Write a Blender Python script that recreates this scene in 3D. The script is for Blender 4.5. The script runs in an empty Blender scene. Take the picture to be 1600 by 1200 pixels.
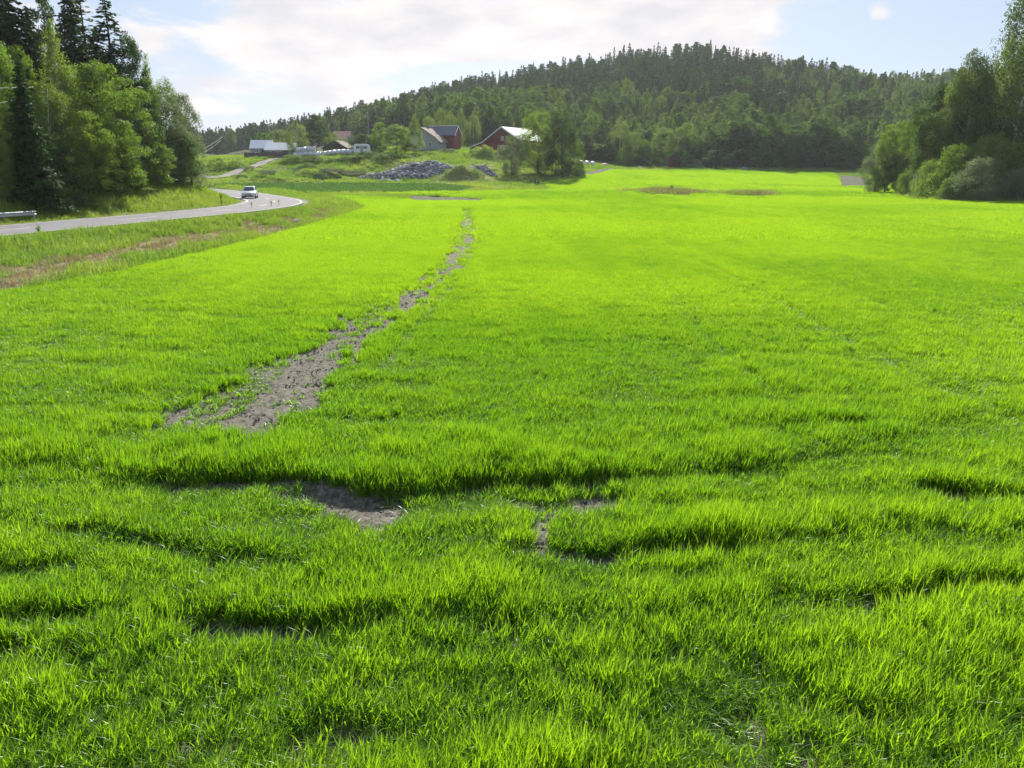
import bpy, math, random
import numpy as np
from mathutils import Vector
R = math.radians
S = bpy.context.scene
COL = S.collection
rng = np.random.default_rng(11)
random.seed(5)

# ------------------------------------------------------------------ camera
CAMH, F, HY = 4.0, 1280.0, 265.0
PITCH = math.atan((600 - HY) / F)
cd = bpy.data.cameras.new('camera'); cam = bpy.data.objects.new('camera', cd); COL.objects.link(cam)
cd.sensor_width = 36.0; cd.lens = F / 1600 * 36.0; cd.clip_start = 0.05; cd.clip_end = 6000
cam.location = (0, 0, CAMH); cam.rotation_euler = (math.pi / 2 - PITCH, 0, 0)
S.camera = cam

# ------------------------------------------------------------------ light and sky
SUN_EL, SUN_AZ = R(31), R(2)          # azimuth from +Y, negative = left
sl = bpy.data.lights.new('sun', 'SUN'); sl.energy = 5.0; sl.angle = R(0.5); sl.color = (1.0, 0.95, 0.84)
sun = bpy.data.objects.new('sun', sl); COL.objects.link(sun)
sdir = Vector((math.sin(SUN_AZ) * math.cos(SUN_EL), math.cos(SUN_AZ) * math.cos(SUN_EL), math.sin(SUN_EL)))
sun.rotation_euler = sdir.to_track_quat('Z', 'Y').to_euler(); sun.location = (0, -20, 60)
W = bpy.data.worlds.new('World'); S.world = W; W.use_nodes = True
S.cycles.use_denoising = True; S.cycles.denoising_prefilter = 'NONE'
S.view_settings.view_transform = 'Standard'; S.view_settings.look = 'None'
S.view_settings.exposure = 1.12; S.view_settings.gamma = 1.0

def build_world():
    nt = W.node_tree; nt.nodes.clear(); N = nt.nodes; L = nt.links
    out = N.new('ShaderNodeOutputWorld'); bg = N.new('ShaderNodeBackground'); bg.inputs[1].default_value = 0.1
    L.new(bg.outputs[0], out.inputs[0])
    sky = N.new('ShaderNodeTexSky'); sky.sky_type = 'NISHITA'; sky.sun_disc = False
    sky.sun_elevation = SUN_EL; sky.sun_rotation = SUN_AZ; sky.dust_density = 1.0
    tc = N.new('ShaderNodeTexCoord')
    mp = N.new('ShaderNodeMapping'); mp.inputs['Scale'].default_value = (3.2, 3.2, 9.5); mp.inputs['Location'].default_value = (0.35, 1.2, 0.4)
    L.new(tc.outputs['Generated'], mp.inputs[0])
    n1 = N.new('ShaderNodeTexNoise'); n1.inputs['Scale'].default_value = 1.6; n1.inputs['Detail'].default_value = 9; n1.inputs['Roughness'].default_value = 0.56
    n1.inputs['Distortion'].default_value = 0.35
    L.new(mp.outputs[0], n1.inputs['Vector'])
    acc = n1.outputs[0]
    def mth(op, a, b, c=None, clamp=False):
        m = N.new('ShaderNodeMath'); m.operation = op; m.use_clamp = clamp
        for i, v in enumerate((a, b, c)):
            if v is None: continue
            if isinstance(v, (int, float)): m.inputs[i].default_value = v
            else: L.new(v, m.inputs[i])
        return m.outputs[0]
    sp = N.new('ShaderNodeSeparateXYZ'); L.new(tc.outputs['Generated'], sp.inputs[0])
    def blob(px, py, rx, rz, amp):
        # a bank of cloud (or a clear gap) fixed in the sky at one compass direction and height
        nonlocal acc
        d = ray(px, py); d = d / np.linalg.norm(d)
        az = math.atan2(d[0], d[1])
        a = mth('DIVIDE', mth('SUBTRACT', mth('ARCTAN2', sp.outputs[0], sp.outputs[1]), az), rx)
        b = mth('DIVIDE', mth('SUBTRACT', sp.outputs[2], float(d[2])), rz)
        r2 = mth('ADD', mth('MULTIPLY', a, a), mth('MULTIPLY', b, b))
        e = mth('POWER', 2.718, mth('MULTIPLY', r2, -1.0))
        acc = mth('MULTIPLY_ADD', e, amp, acc)
    blob(1420, 60, 0.13, 0.07, -0.22); blob(1500, 20, .06, .05, -.1)
    blob(560, 90, .38, .09, .05); blob(1120, 20, 0.12, 0.06, 0.2); blob(700, 30, 0.16, 0.05, 0.14); blob(820, 60, 0.06, 0.03, 0.15)
    blob(420, 60, 0.14, 0.04, 0.2); blob(340, 150, 0.06, 0.02, 0.12); blob(480, 170, .10, .02, -.06); blob(420, 200, 0.16, 0.025, -0.12)
    blob(650, 110, 0.1, 0.02, -0.08); blob(1375, 22, .02, .012, .3)
    mr = N.new('ShaderNodeMapRange'); mr.interpolation_type = 'SMOOTHSTEP'
    mr.inputs[1].default_value = 0.49; mr.inputs[2].default_value = 0.63
    acc = mth('MULTIPLY_ADD', mth('MAXIMUM', mth('SUBTRACT', sp.outputs[2], .38), 0.), -.6, acc)
    L.new(acc, mr.inputs[0])
    # hazy sky: lift the clear sky towards pale blue near the horizon
    hz = N.new('ShaderNodeMix'); hz.data_type = 'RGBA'; hz.inputs[0].default_value = 0.88
    L.new(sky.outputs[0], hz.inputs[6]); hz.inputs[7].default_value = (1.95, 2.5, 3.45, 1)
    n2 = N.new('ShaderNodeTexNoise'); n2.inputs['Scale'].default_value = 3.6; n2.inputs['Detail'].default_value = 6
    L.new(mp.outputs[0], n2.inputs['Vector'])
    cr = N.new('ShaderNodeMix'); cr.data_type = 'RGBA'
    L.new(mth('MULTIPLY_ADD', n2.outputs[0], 3.2, -1.1, True), cr.inputs[0]); cr.inputs[6].default_value = (3.55, 3.5, 3.7, 1); cr.inputs[7].default_value = (4.75, 4.45, 4.35, 1)
    mx = N.new('ShaderNodeMix'); mx.data_type = 'RGBA'
    L.new(mr.outputs[0], mx.inputs[0]); L.new(hz.outputs[2], mx.inputs[6]); L.new(cr.outputs[2], mx.inputs[7])
    L.new(mx.outputs[2], bg.inputs[0])

# ------------------------------------------------------------------ pixel <-> place
cp, sp_ = math.cos(PITCH), math.sin(PITCH)
def ray(px, py):
    a = (px - 800) / F; b = (600 - py) / F
    return np.array([a, cp + b * sp_, -sp_ + b * cp])
def at(px, py, Y):
    d = ray(px, py); return d * (Y / d[1]) + np.array([0, 0, CAMH])
def proj(x, y, z):
    zz = z - CAMH; dep = np.maximum(y * cp - zz * sp_, 1e-3)
    return 800 + F * x / dep, 600 - F * (y * sp_ + zz * cp) / dep
build_world()

# ------------------------------------------------------------------ value noise
_P = np.random.default_rng(3).random((256, 256))
def vnoise(x, y):
    xi = np.floor(x).astype(int); yi = np.floor(y).astype(int); fx = x - xi; fy = y - yi
    fx = fx * fx * (3 - 2 * fx); fy = fy * fy * (3 - 2 * fy)
    a = _P[xi & 255, yi & 255]; b = _P[(xi + 1) & 255, yi & 255]; c = _P[xi & 255, (yi + 1) & 255]; d = _P[(xi + 1) & 255, (yi + 1) & 255]
    return (a * (1 - fx) + b * fx) * (1 - fy) + (c * (1 - fx) + d * fx) * fy
def fbm(x, y, o=4):
    s = 0; a = .5; t = 0
    for k in range(o):
        s = s + a * vnoise(x * 2**k + 17.3 * k, y * 2**k + 9.1 * k); t += a; a *= .5
    return s / t
def sstep(a, b, x):
    t = np.clip((x - a) / (b - a), 0, 1); return t * t * (3 - 2 * t)
def inpoly(px, py, poly):
    poly = np.asarray(poly, float); ins = np.zeros(np.shape(px), bool); n = len(poly); j = n - 1
    for i in range(n):
        xi, yi = poly[i]; xj, yj = poly[j]
        c = ((yi > py) != (yj > py)) & (px < (xj - xi) * (py - yi) / ((yj - yi) + 1e-12) + xi)
        ins ^= c; j = i
    return ins
def dpoly(x, y, pts):
    # distance to a polyline, signed: positive on the left of its direction; also the arc parameter
    best = np.full(np.shape(x), 1e9); sgn = np.ones(np.shape(x)); par = np.zeros(np.shape(x))
    for i in range(len(pts) - 1):
        ax, ay = pts[i]; bx, by = pts[i + 1]; dx, dy = bx - ax, by - ay; L2 = dx * dx + dy * dy
        t = np.clip(((x - ax) * dx + (y - ay) * dy) / L2, 0, 1)
        ex = x - ax - t * dx; ey = y - ay - t * dy; d = np.hypot(ex, ey); m = d < best
        best = np.where(m, d, best); sgn = np.where(m, np.sign(dx * ey - dy * ex), sgn); par = np.where(m, i + t, par)
    return best, sgn, par

# ------------------------------------------------------------------ terrain heights
ROAD0 = np.array([(-58, -60), (-40, 0), (-31.6, 30), (-27.2, 50), (-25.6, 58), (-24.5, 65), (-23.9, 72), (-24.0, 80), (-25.6, 90), (-28.6, 100), (-32.6, 109),
                  (-37.9, 120), (-44.3, 132), (-56, 150), (-78, 176), (-120, 215)], float)
def catmull(P, n=8):
    out = []
    for i in range(len(P) - 1):
        p0 = P[max(i - 1, 0)]; p1 = P[i]; p2 = P[i + 1]; p3 = P[min(i + 2, len(P) - 1)]
        for k in range(n):
            t = k / n; out.append(.5 * ((2 * p1) + (-p0 + p2) * t + (2 * p0 - 5 * p1 + 4 * p2 - p3) * t * t + (-p0 + 3 * p1 - 3 * p2 + p3) * t**3))
    out.append(P[-1]); return np.array(out)
ROADC = catmull(ROAD0, 5)
def zroad(y): return np.interp(y, [0, 60, 75, 100, 140, 200], [.78, .75, .68, .5, .5, .9])
COLS = {
    -500: [(0, 0), (100, 1.5), (200, 5), (300, 8), (650, 14), (1000, 6)],
    330: [(0, 0), (100, .2), (140, .3), (165, 1.4), (180, 3), (200, 5.5), (230, 7), (300, 8.5), (620, 10.5), (1000, 3)],
    450: [(0, 0), (100, 0), (150, .5), (168, 1.3), (185, 3.8), (205, 6.8), (230, 7.3), (300, 9.5), (570, 17.5), (1000, 5)],
    600: [(0, 0), (100, 0), (150, .6), (168, 1.6), (185, 3.8), (205, 7.6), (230, 8.8), (270, 11), (530, 30), (1000, 10)],
    740: [(0, 0), (100, 0), (130, .3), (160, 1.3), (175, 2.4), (200, 5.8), (225, 8.9), (260, 11), (510, 43), (1000, 20)],
    860: [(0, 0), (100, 0), (150, .5), (175, 1.8), (195, 3.6), (230, 6), (270, 7.5), (495, 50), (1000, 20)],
    960: [(0, 0), (100, 0), (150, .9), (190, 2.6), (230, 4.0), (260, 5), (290, 7), (485, 55), (1000, 25)],
    1100: [(0, 0), (100, 0), (150, .5), (190, 1.8), (235, 3.8), (255, 4.5), (285, 7), (480, 57), (1000, 25)],
    1300: [(0, 0), (100, 0), (150, .2), (190, .8), (215, 1.8), (245, 3.2), (270, 4.8), (300, 8), (470, 45), (1000, 25)],
    1400: [(0, 0), (100, 0), (150, 0), (185, .3), (220, 1.5), (250, 3.5), (300, 8), (465, 43), (1000, 25)],
    1600: [(0, 0), (100, 0), (112, .7), (150, 2), (200, 4), (300, 9), (460, 43), (1000, 25)],
    2300: [(0, 0), (100, .5), (150, 2.5), (200, 5), (300, 10), (460, 43), (1000, 25)]}
_yg = np.arange(0, 1002, 2.0); _ug = np.arange(-500, 2301, 20.0)
def _table():
    k = np.exp(-.5 * (np.arange(-6, 7) / 2.2)**2); k /= k.sum()
    ks = sorted(COLS); A = []
    for c in ks:
        v = np.interp(_yg, *zip(*COLS[c])); v = np.convolve(np.pad(v, 6, mode='edge'), k, 'valid'); A.append(v)
    A = np.array(A)
    T = np.array([np.interp(_ug, ks, A[:, j]) for j in range(len(_yg))])
    k2 = np.exp(-.5 * (np.arange(-6, 7) / 2.0)**2); k2 /= k2.sum()
    return np.array([np.convolve(np.pad(r, 6, mode='edge'), k2, 'valid') for r in T])
_TB = _table()
HEAPS = [  # px, Y, half width, half depth, height: grassy heaps
    (722, 171, 5.2, 3.5, 2.9), (756, 214, 4.0, 3.5, 2.6), (430, 168, 9, 3, .9), (490, 176, 5.5, 3.5, 1.6), (620, 192, 12, 6, 1.0), (1045, 134, 4.5, 2.5, .22), (1182, 127, 2.6, 2, .15)]
def base_col(px, Y): return (px - 800) / F * (Y * cp) , Y
def T(x, y):
    x = np.asarray(x, float); y = np.asarray(y, float)
    u = np.clip(800 + 1323 * x / np.maximum(y, 5.), -500, 2299); v = np.clip(y, 0, 999.)
    iu = ((u + 500) / 20).astype(int); fu = (u + 500) / 20 - iu; iv = (v / 2).astype(int); fv = v / 2 - iv
    iu = np.clip(iu, 0, len(_ug) - 2); iv = np.clip(iv, 0, len(_yg) - 2)
    z = (_TB[iv, iu] * (1 - fu) + _TB[iv, iu + 1] * fu) * (1 - fv) + (_TB[iv + 1, iu] * (1 - fu) + _TB[iv + 1, iu + 1] * fu) * fv
    z = np.where(y < 20, z * np.clip(y / 20, 0, 1), z)
    z = z + (fbm(x * .11, y * .11, 3) - .5) * .12 * sstep(10, 30, y) + (fbm(x * .03 + 5, y * .03, 3) - .5) * sstep(240, 330, y) * 8 + (fbm(x * .25, y * .25, 3) - .5) * sstep(160, 190, y) * .9 * (1 - sstep(720, 860, u) * (u < 1420))
    for (px, Y, hw, hd, h) in HEAPS:
        cx, cy = base_col(px, Y); q = ((x - cx) / hw)**2 + ((y - cy) / hd)**2
        z = z + h * np.exp(-q * 1.4) * (.75 + .5 * fbm(x * .5, y * .5, 3))
    # road and its banks
    d, sg, par = dpoly(x, y, ROADC); s = d * sg
    zr = zroad(y)
    left = zr + 1.75 * sstep(4.2, 9.5, s) + 0.035 * np.maximum(s - 9, 0) + (fbm(x * .3, y * .3, 3) - .5) * .5 * sstep(4, 8, s)
    wl = 1 - sstep(105, 150, y)
    zl = np.where(s > 3.9, left * wl + z * (1 - wl) * sstep(4, 14, s) + zr * (1 - wl) * (1 - sstep(4, 14, s)), z)
    near = (s > 3.9)
    z = np.where(near, zl, z)
    rb = 1 - sstep(3.9, np.interp(y, [0, 40, 80, 110], [9.5, 8.5, 6.0, 6.0]), -s)
    z = np.where(s <= 3.9, z * (1 - rb) + (zr) * rb, z)
    z = np.where(d < 3.7, zr - .06, z)
    # track ruts and the bare wash-out lie a little low
    return z

def ground(px, py, y0=3., y1=400.):
    # where a sight line meets the ground
    Y = np.geomspace(y0, y1, 900); d = ray(px, py)
    X = d[0] / d[1] * Y; Z = CAMH + d[2] / d[1] * Y; h = Z - T(X, Y)
    i = np.argmax(h <= 0) if (h <= 0).any() else len(Y) - 1
    return X[i], Y[i], float(T(X[i], Y[i]))
def spot(px, Y):
    x = (px - 800) / F * Y * cp
    for _ in range(4):
        z = float(T(x, Y)); x = (px - 800) / F * (Y * cp - (z - CAMH) * sp_)
    return x, Y, z

# ------------------------------------------------------------------ zones, given where they show on the ground
FIELD = [(-900, 700), (-400, 545), (0, 458), (100, 443), (180, 428), (240, 414), (300, 400), (360, 386), (420, 371), (480, 355), (530, 340), (570, 326), (545, 315), (512, 306.5), (600, 309), (650, 314.5),
         (752, 315.5), (760, 311), (690, 307), (585, 303), (677, 300), (751, 300), (868, 297), (843, 287), (884, 278), (940, 271.5), (955, 266), (1020, 266.5), (1125, 267.5), (1300, 269.5),
         (1309, 275), (1311, 291.5), (1368, 291.5), (1420, 292), (1415, 297), (1396, 307), (1426, 313), (1600, 315.5), (2300, 320), (2600, 1400), (-900, 1400)]
TRACK = [(262, 692), (225, 668), (300, 625), (350, 597), (430, 562), (500, 528), (530, 508), (590, 480), (640, 455), (668, 428), (684, 412), (704, 396), (704, 375), (715, 350), (723, 328),
         (740, 328), (748, 350), (750, 375), (734, 403), (710, 422), (690, 446), (662, 474), (605, 522), (565, 556), (522, 605), (486, 640), (455, 662), (408, 697), (340, 688)]
BARE = [[(402, 768), (440, 752), (520, 762), (575, 785), (645, 795), (640, 812), (600, 838), (560, 838), (510, 806), (440, 790)],
        [(782, 778), (830, 790), (880, 792), (970, 778), (985, 795), (930, 812), (870, 820), (850, 880), (828, 880), (830, 820), (795, 805)],
        [(250, 762), (300, 752), (310, 766), (270, 782)], [(1440, 775), (1500, 765), (1550, 785), (1500, 800)], [(360, 985), (500, 988), (480, 1003), (380, 1000)], [(60, 972), (150, 975), (140, 990), (70, 986)]]
RUTS = [  # polyline in the photo, bare width (m), strength
    ([(-80, 745), (60, 735), (180, 742), (262, 752), (390, 754), (430, 760), (560, 775), (640, 772), (760, 757), (900, 757), (985, 750), (1090, 745), (1290, 722), (1420, 690), (1520, 655), (1700, 650)], .16, [.25, .4, .4, .8, .9, .3, .95, 1., 1., .9, .55, .5, .4, .25, .35, .35]),
    ([(-60, 820), (120, 838), (260, 868), (380, 884), (470, 892), (560, 880)], .2, [.5, .6, .6, .8, .8, .1]),
    ([(980, 780), (1040, 800), (1170, 795), (1240, 790)], .22, [.2, .8, .8, .1]),
    ([(820, 868), (930, 880), (1040, 872), (1150, 868), (1260, 850)], .24, [.4, .8, .9, .8, .1]),
    ([(-60, 990), (60, 980), (150, 978), (260, 975), (340, 990), (500, 994), (640, 980), (790, 985), (870, 982), (960, 960)], .22, [.4, .8, .8, .2, .95, .95, .3, .7, .6, .1]),
    ([(1000, 990), (1100, 965), (1230, 945), (1340, 955), (1500, 930), (1680, 925)], .2, [.2, .6, .7, .7, .4, .7]),
    ([(1440, 772), (1530, 785), (1640, 790)], .2, [.8, .8, .3]), ([(1270, 672), (1360, 668), (1420, 672)], .2, [.3, .7, .2]),
    ([(-40, 1035), (60, 1020), (160, 1030)], .2, [.7, .7, .1]), ([(440, 1165), (540, 1160), (640, 1150)], .16, [.3, .6, .2]), ([(1120, 1150), (1170, 1100), (1190, 1060)], .14, [.6, .6, .2]),
    ([(-40, 905), (80, 895), (200, 900)], .14, [.5, .5, .2])]
TRAM = [([(1080, 405), (1130, 430), (1210, 470), (1330, 540), (1470, 612), (1660, 700)], .2, .5), ([(985, 380), (1040, 450), (1110, 540), (1200, 620)], .17, .4), ([(1000, 330), (1200, 400), (1440, 510), (1640, 600)], .16, .35),
        ([(770, 340), (740, 400), (690, 470), (600, 580)], .2, .5)]
def w_line(pts): return [ground(a, b)[:2] for a, b in pts]
_R = [(w_line(p), w, s) for p, w, s in RUTS]; _TM = [(w_line(p), w, s) for p, w, s in TRAM]

T0 = T
def T(x, y):
    # a low step runs along the main wheel rut: the near side is washed out
    z = T0(x, y); x = np.asarray(x, float); y = np.asarray(y, float)
    near = (y > 3) & (y < 30)
    if not np.any(near): return z
    pts, w, st = _R[0]; d, sg, par = dpoly(x, y, pts); sA = np.interp(par, np.arange(len(st)), st)
    return z - near * .11 * sA * np.where(sg < 0, 1 - sstep(.2, 1.6, d), 1 - sstep(0, .45, d))
def field_mask(x, y):
    z = T(x, y); px, py = proj(x, y, z)
    m = inpoly(px, py, FIELD) & (y > 3) & (y < 262)
    side = (y <= 12) & (x > -17.3) & (x < 40) & (y > -8)
    return m | side, px, py
def bare_amount(x, y, px, py):
    # 0 = full crop, 1 = bare soil
    wob = (fbm(x * 2.1, y * 2.1, 3) - .5); wob2 = fbm(x * 1.1 + 40, y * .8 + 3, 3) - .5
    b = np.zeros(np.shape(x))
    k = np.clip((py - 265) / 200, .05, 2.5)
    ins = inpoly(px + wob * 60 * k, py + wob2 * 30 * k, TRACK)
    thin = np.where(py < 428, .93, .97) - .08 * sstep(.50, .62, fbm(x * .9 + 60, y * .5, 3))
    thin = thin - .17 * (px < 425 - (py - 600) * 1.1) * (py > 560)
    tuft = (fbm(x * 1.3 + 9, y * .6, 3) > .60)
    b = np.maximum(b, ins * thin * np.where(tuft, .62, 1.0))
    for poly in BARE:
        i2 = inpoly(px + wob * 34, py + wob2 * 22, poly); b = np.maximum(b, i2 * np.where(fbm(x * 3 + 3, y * 3, 2) > .6, .7, .97))
    for pts, w, st in _R:
        d, sg, par = dpoly(x, y, pts); s = np.interp(par, np.arange(len(st)), st) + wob2 * 2.4 - .12
        e = d + wob * .12
        b = np.maximum(b, np.clip(s * (1.0 if w < .17 and len(st) > 12 else 1.15), 0, .96) * (1 - sstep(w * .55, w * .95, e)))
    for pts, w, s in _TM:
        d, sg, par = dpoly(x, y, pts); b = np.maximum(b, s * (1 - sstep(w * .6, w * 1.2, d + wob * .25)) * np.clip(.4 + fbm(x * .5, y * .5, 2) * 1.2, 0, 1))
    return b

# ------------------------------------------------------------------ mesh helpers
def mesh_np(name, V, Q, mat, smooth=False):
    V = np.asarray(V, np.float32); Q = np.asarray(Q, np.int32); me = bpy.data.meshes.new(name)
    n = Q.shape[1]; me.vertices.add(len(V)); me.vertices.foreach_set('co', V.ravel())
    me.loops.add(Q.size); me.loops.foreach_set('vertex_index', Q.ravel())
    me.polygons.add(len(Q)); me.polygons.foreach_set('loop_start', np.arange(0, Q.size, n, dtype=np.int32))
    if smooth: me.polygons.foreach_set('use_smooth', np.ones(len(Q), bool))
    me.update(calc_edges=True)
    if mat: me.materials.append(mat)
    return me
class MB:
    # collects simple shapes into one mesh
    def __init__(s): s.v = []; s.f = []
    def add(s, vs, fs):
        o = len(s.v); s.v += [tuple(map(float, p)) for p in vs]; s.f += [tuple(i + o for i in f) for f in fs]; return s
    def box(s, c, d, rz=0., rx=0., taper=1.):
        cx, cy, cz = c; a, b, h = d[0] / 2, d[1] / 2, d[2] / 2; P = []
        for k, (sx, sy, sz) in enumerate([(-1, -1, -1), (1, -1, -1), (1, 1, -1), (-1, 1, -1), (-1, -1, 1), (1, -1, 1), (1, 1, 1), (-1, 1, 1)]):
            t = taper if sz > 0 else 1
            x, y, z = sx * a * t, sy * b * t, sz * h
            y, z = y * math.cos(rx) - z * math.sin(rx), y * math.sin(rx) + z * math.cos(rx)
            x, y = x * math.cos(rz) - y * math.sin(rz), x * math.sin(rz) + y * math.cos(rz)
            P.append((cx + x, cy + y, cz + z))
        return s.add(P, [(0, 3, 2, 1), (4, 5, 6, 7), (0, 1, 5, 4), (1, 2, 6, 5), (2, 3, 7, 6), (3, 0, 4, 7)])
    def poly(s, pts): return s.add(pts, [tuple(range(len(pts)))])
    def prism(s, prof, y0, y1):
        n = len(prof); P = [(x, y0, z) for x, z in prof] + [(x, y1, z) for x, z in prof]
        return s.add(P, [tuple(range(n)), tuple(range(2 * n - 1, n - 1, -1))] + [(i, i + n, (i + 1) % n + n, (i + 1) % n) for i in range(n)])
    def tube(s, pts, rad, n=6, cap=True):
        pts = [Vector(p) for p in pts]; o = len(s.v); m = len(pts)
        rad = rad if hasattr(rad, '__len__') else [rad] * m
        for i, p in enumerate(pts):
            t = (pts[min(i + 1, m - 1)] - pts[max(i - 1, 0)]).normalized()
            a = t.cross(Vector((0, 0, 1)) if abs(t.z) < .9 else Vector((1, 0, 0))).normalized(); b = t.cross(a)
            for k in range(n):
                q = p + (a * math.cos(2 * math.pi * k / n) + b * math.sin(2 * math.pi * k / n)) * rad[i]; s.v.append(tuple(q))
        for i in range(m - 1):
            for k in range(n): s.f.append((o + i * n + k, o + i * n + (k + 1) % n, o + (i + 1) * n + (k + 1) % n, o + (i + 1) * n + k))
        if cap: s.f.append(tuple(o + k for k in range(n - 1, -1, -1))); s.f.append(tuple(o + (m - 1) * n + k for k in range(n)))
        return s
    def disc(s, c, r, w, n=14, axis='x'):
        c = Vector(c); A = Vector((w / 2, 0, 0)) if axis == 'x' else Vector((0, w / 2, 0))
        return s.tube([c - A, c + A], [r, r], n)
    def mesh(s, name, mat, smooth=False):
        me = bpy.data.meshes.new(name); me.from_pydata(s.v, [], s.f); me.update()
        if smooth: me.polygons.foreach_set('use_smooth', [True] * len(me.polygons))
        if mat: me.materials.append(mat)
        return me
    def build(s, name, mat, parent=None, smooth=False, bevel=0.):
        o = link(name, s.mesh(name, mat, smooth), parent)
        if bevel:
            b = o.modifiers.new('bevel', 'BEVEL'); b.width = bevel; b.segments = 2; b.limit_method = 'ANGLE'
        return o
def link(name, me, parent=None, loc=None):
    o = bpy.data.objects.new(name, me); COL.objects.link(o)
    if parent: o.parent = parent
    if loc is not None: o.location = loc
    return o
def tag(o, label=None, cat=None, group=None, kind=None):
    if label: o['label'] = label
    if cat: o['category'] = cat
    if group: o['group'] = group
    if kind: o['kind'] = kind
    return o
def thing(name, label, cat, loc, rz=0., group=None):
    o = link(name, None, None, loc); o.rotation_euler = (0, 0, rz); o.empty_display_size = .3
    return tag(o, label, cat, group)

# ------------------------------------------------------------------ materials
def M(name):
    m = bpy.data.materials.new(name); m.use_nodes = True; m.node_tree.nodes.clear()
    return m, m.node_tree.nodes, m.node_tree.links
def ramp(N, L, fac, stops):
    r = N.new('ShaderNodeValToRGB'); e = r.color_ramp.elements
    e[0].position, e[0].color = stops[0][0], (*stops[0][1], 1); e[1].position, e[1].color = stops[-1][0], (*stops[-1][1], 1)
    for p, c in stops[1:-1]:
        k = e.new(p); k.color = (*c, 1)
    L.new(fac, r.inputs[0]); return r.outputs[0]
def noise(N, L, scale, detail=4, coord='Object', rough=.55, mapping=None):
    tc = N.new('ShaderNodeTexCoord'); n = N.new('ShaderNodeTexNoise'); n.inputs['Scale'].default_value = scale; n.inputs['Detail'].default_value = detail; n.inputs['Roughness'].default_value = rough
    if mapping:
        mp = N.new('ShaderNodeMapping'); mp.inputs['Scale'].default_value = mapping; L.new(tc.outputs[coord], mp.inputs[0]); L.new(mp.outputs[0], n.inputs['Vector'])
    else: L.new(tc.outputs[coord], n.inputs['Vector'])
    return n.outputs[0]
def simple(name, col, rough=.7, metal=0., var=.25, scale=3., bump=0., mapping=None, spec=.4):
    m, N, L = M(name); o = N.new('ShaderNodeOutputMaterial'); b = N.new('ShaderNodeBsdfPrincipled')
    f = noise(N, L, scale, 5, mapping=mapping)
    c = np.array(col); L.new(ramp(N, L, f, [(.25, tuple(c * (1 - var))), (.5, tuple(c)), (.78, tuple(np.minimum(c * (1 + var), .95)))]), b.inputs['Base Color'])
    b.inputs['Roughness'].default_value = rough; b.inputs['Metallic'].default_value = metal; b.inputs['Specular IOR Level'].default_value = spec
    if bump:
        bp = N.new('ShaderNodeBump'); bp.inputs['Strength'].default_value = bump; L.new(f, bp.inputs['Height']); L.new(bp.outputs[0], b.inputs['Normal'])
    L.new(b.outputs[0], o.inputs[0]); return m
def leaf(name, dark, light, trans, tmix=.45, gloss=.035, grough=.5, tint=False):
    # thin leaf: diffuse on the front, light passing through, a little sheen; each plant has its own hue
    m, N, L = M(name); o = N.new('ShaderNodeOutputMaterial')
    oi = N.new('ShaderNodeObjectInfo')
    g = N.new('ShaderNodeNewGeometry')
    a = N.new('ShaderNodeMath'); a.operation = 'MULTIPLY_ADD'; L.new(g.outputs['Random Per Island'], a.inputs[0]); a.inputs[1].default_value = .55
    b2 = N.new('ShaderNodeMath'); b2.operation = 'MULTIPLY'; L.new(oi.outputs['Random'], b2.inputs[0]); b2.inputs[1].default_value = .45
    L.new(b2.outputs[0], a.inputs[2]); fac = a.outputs[0]
    if tint:
        at_ = N.new('ShaderNodeAttribute'); at_.attribute_type = 'INSTANCER'; at_.attribute_name = 'tint'
        mm = N.new('ShaderNodeMath'); mm.operation = 'MULTIPLY_ADD'; L.new(fac, mm.inputs[0]); mm.inputs[1].default_value = .45; 
        m3 = N.new('ShaderNodeMath'); m3.operation = 'MULTIPLY'; L.new(at_.outputs['Fac'], m3.inputs[0]); m3.inputs[1].default_value = .55
        L.new(m3.outputs[0], mm.inputs[2]); fac = mm.outputs[0]
    col = ramp(N, L, fac, [(.0, dark), (1., light)])
    hs = N.new('ShaderNodeMix'); hs.data_type = 'RGBA'; hs.blend_type = 'MULTIPLY'; hs.inputs[0].default_value = 1; L.new(col, hs.inputs[6]); hs.inputs[7].default_value = (*trans, 1)
    d = N.new('ShaderNodeBsdfDiffuse'); L.new(col, d.inputs[0])
    t = N.new('ShaderNodeBsdfTranslucent'); L.new(hs.outputs[2], t.inputs[0])
    mx = N.new('ShaderNodeMixShader'); mx.inputs[0].default_value = tmix; L.new(d.outputs[0], mx.inputs[1]); L.new(t.outputs[0], mx.inputs[2])
    gl = N.new('ShaderNodeBsdfGlossy'); gl.inputs['Roughness'].default_value = grough; gl.inputs[0].default_value = (.9, .95, .9, 1)
    m2 = N.new('ShaderNodeMixShader'); m2.inputs[0].default_value = gloss; L.new(mx.outputs[0], m2.inputs[1]); L.new(gl.outputs[0], m2.inputs[2])
    L.new(m2.outputs[0], o.inputs[0]); return m

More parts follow.
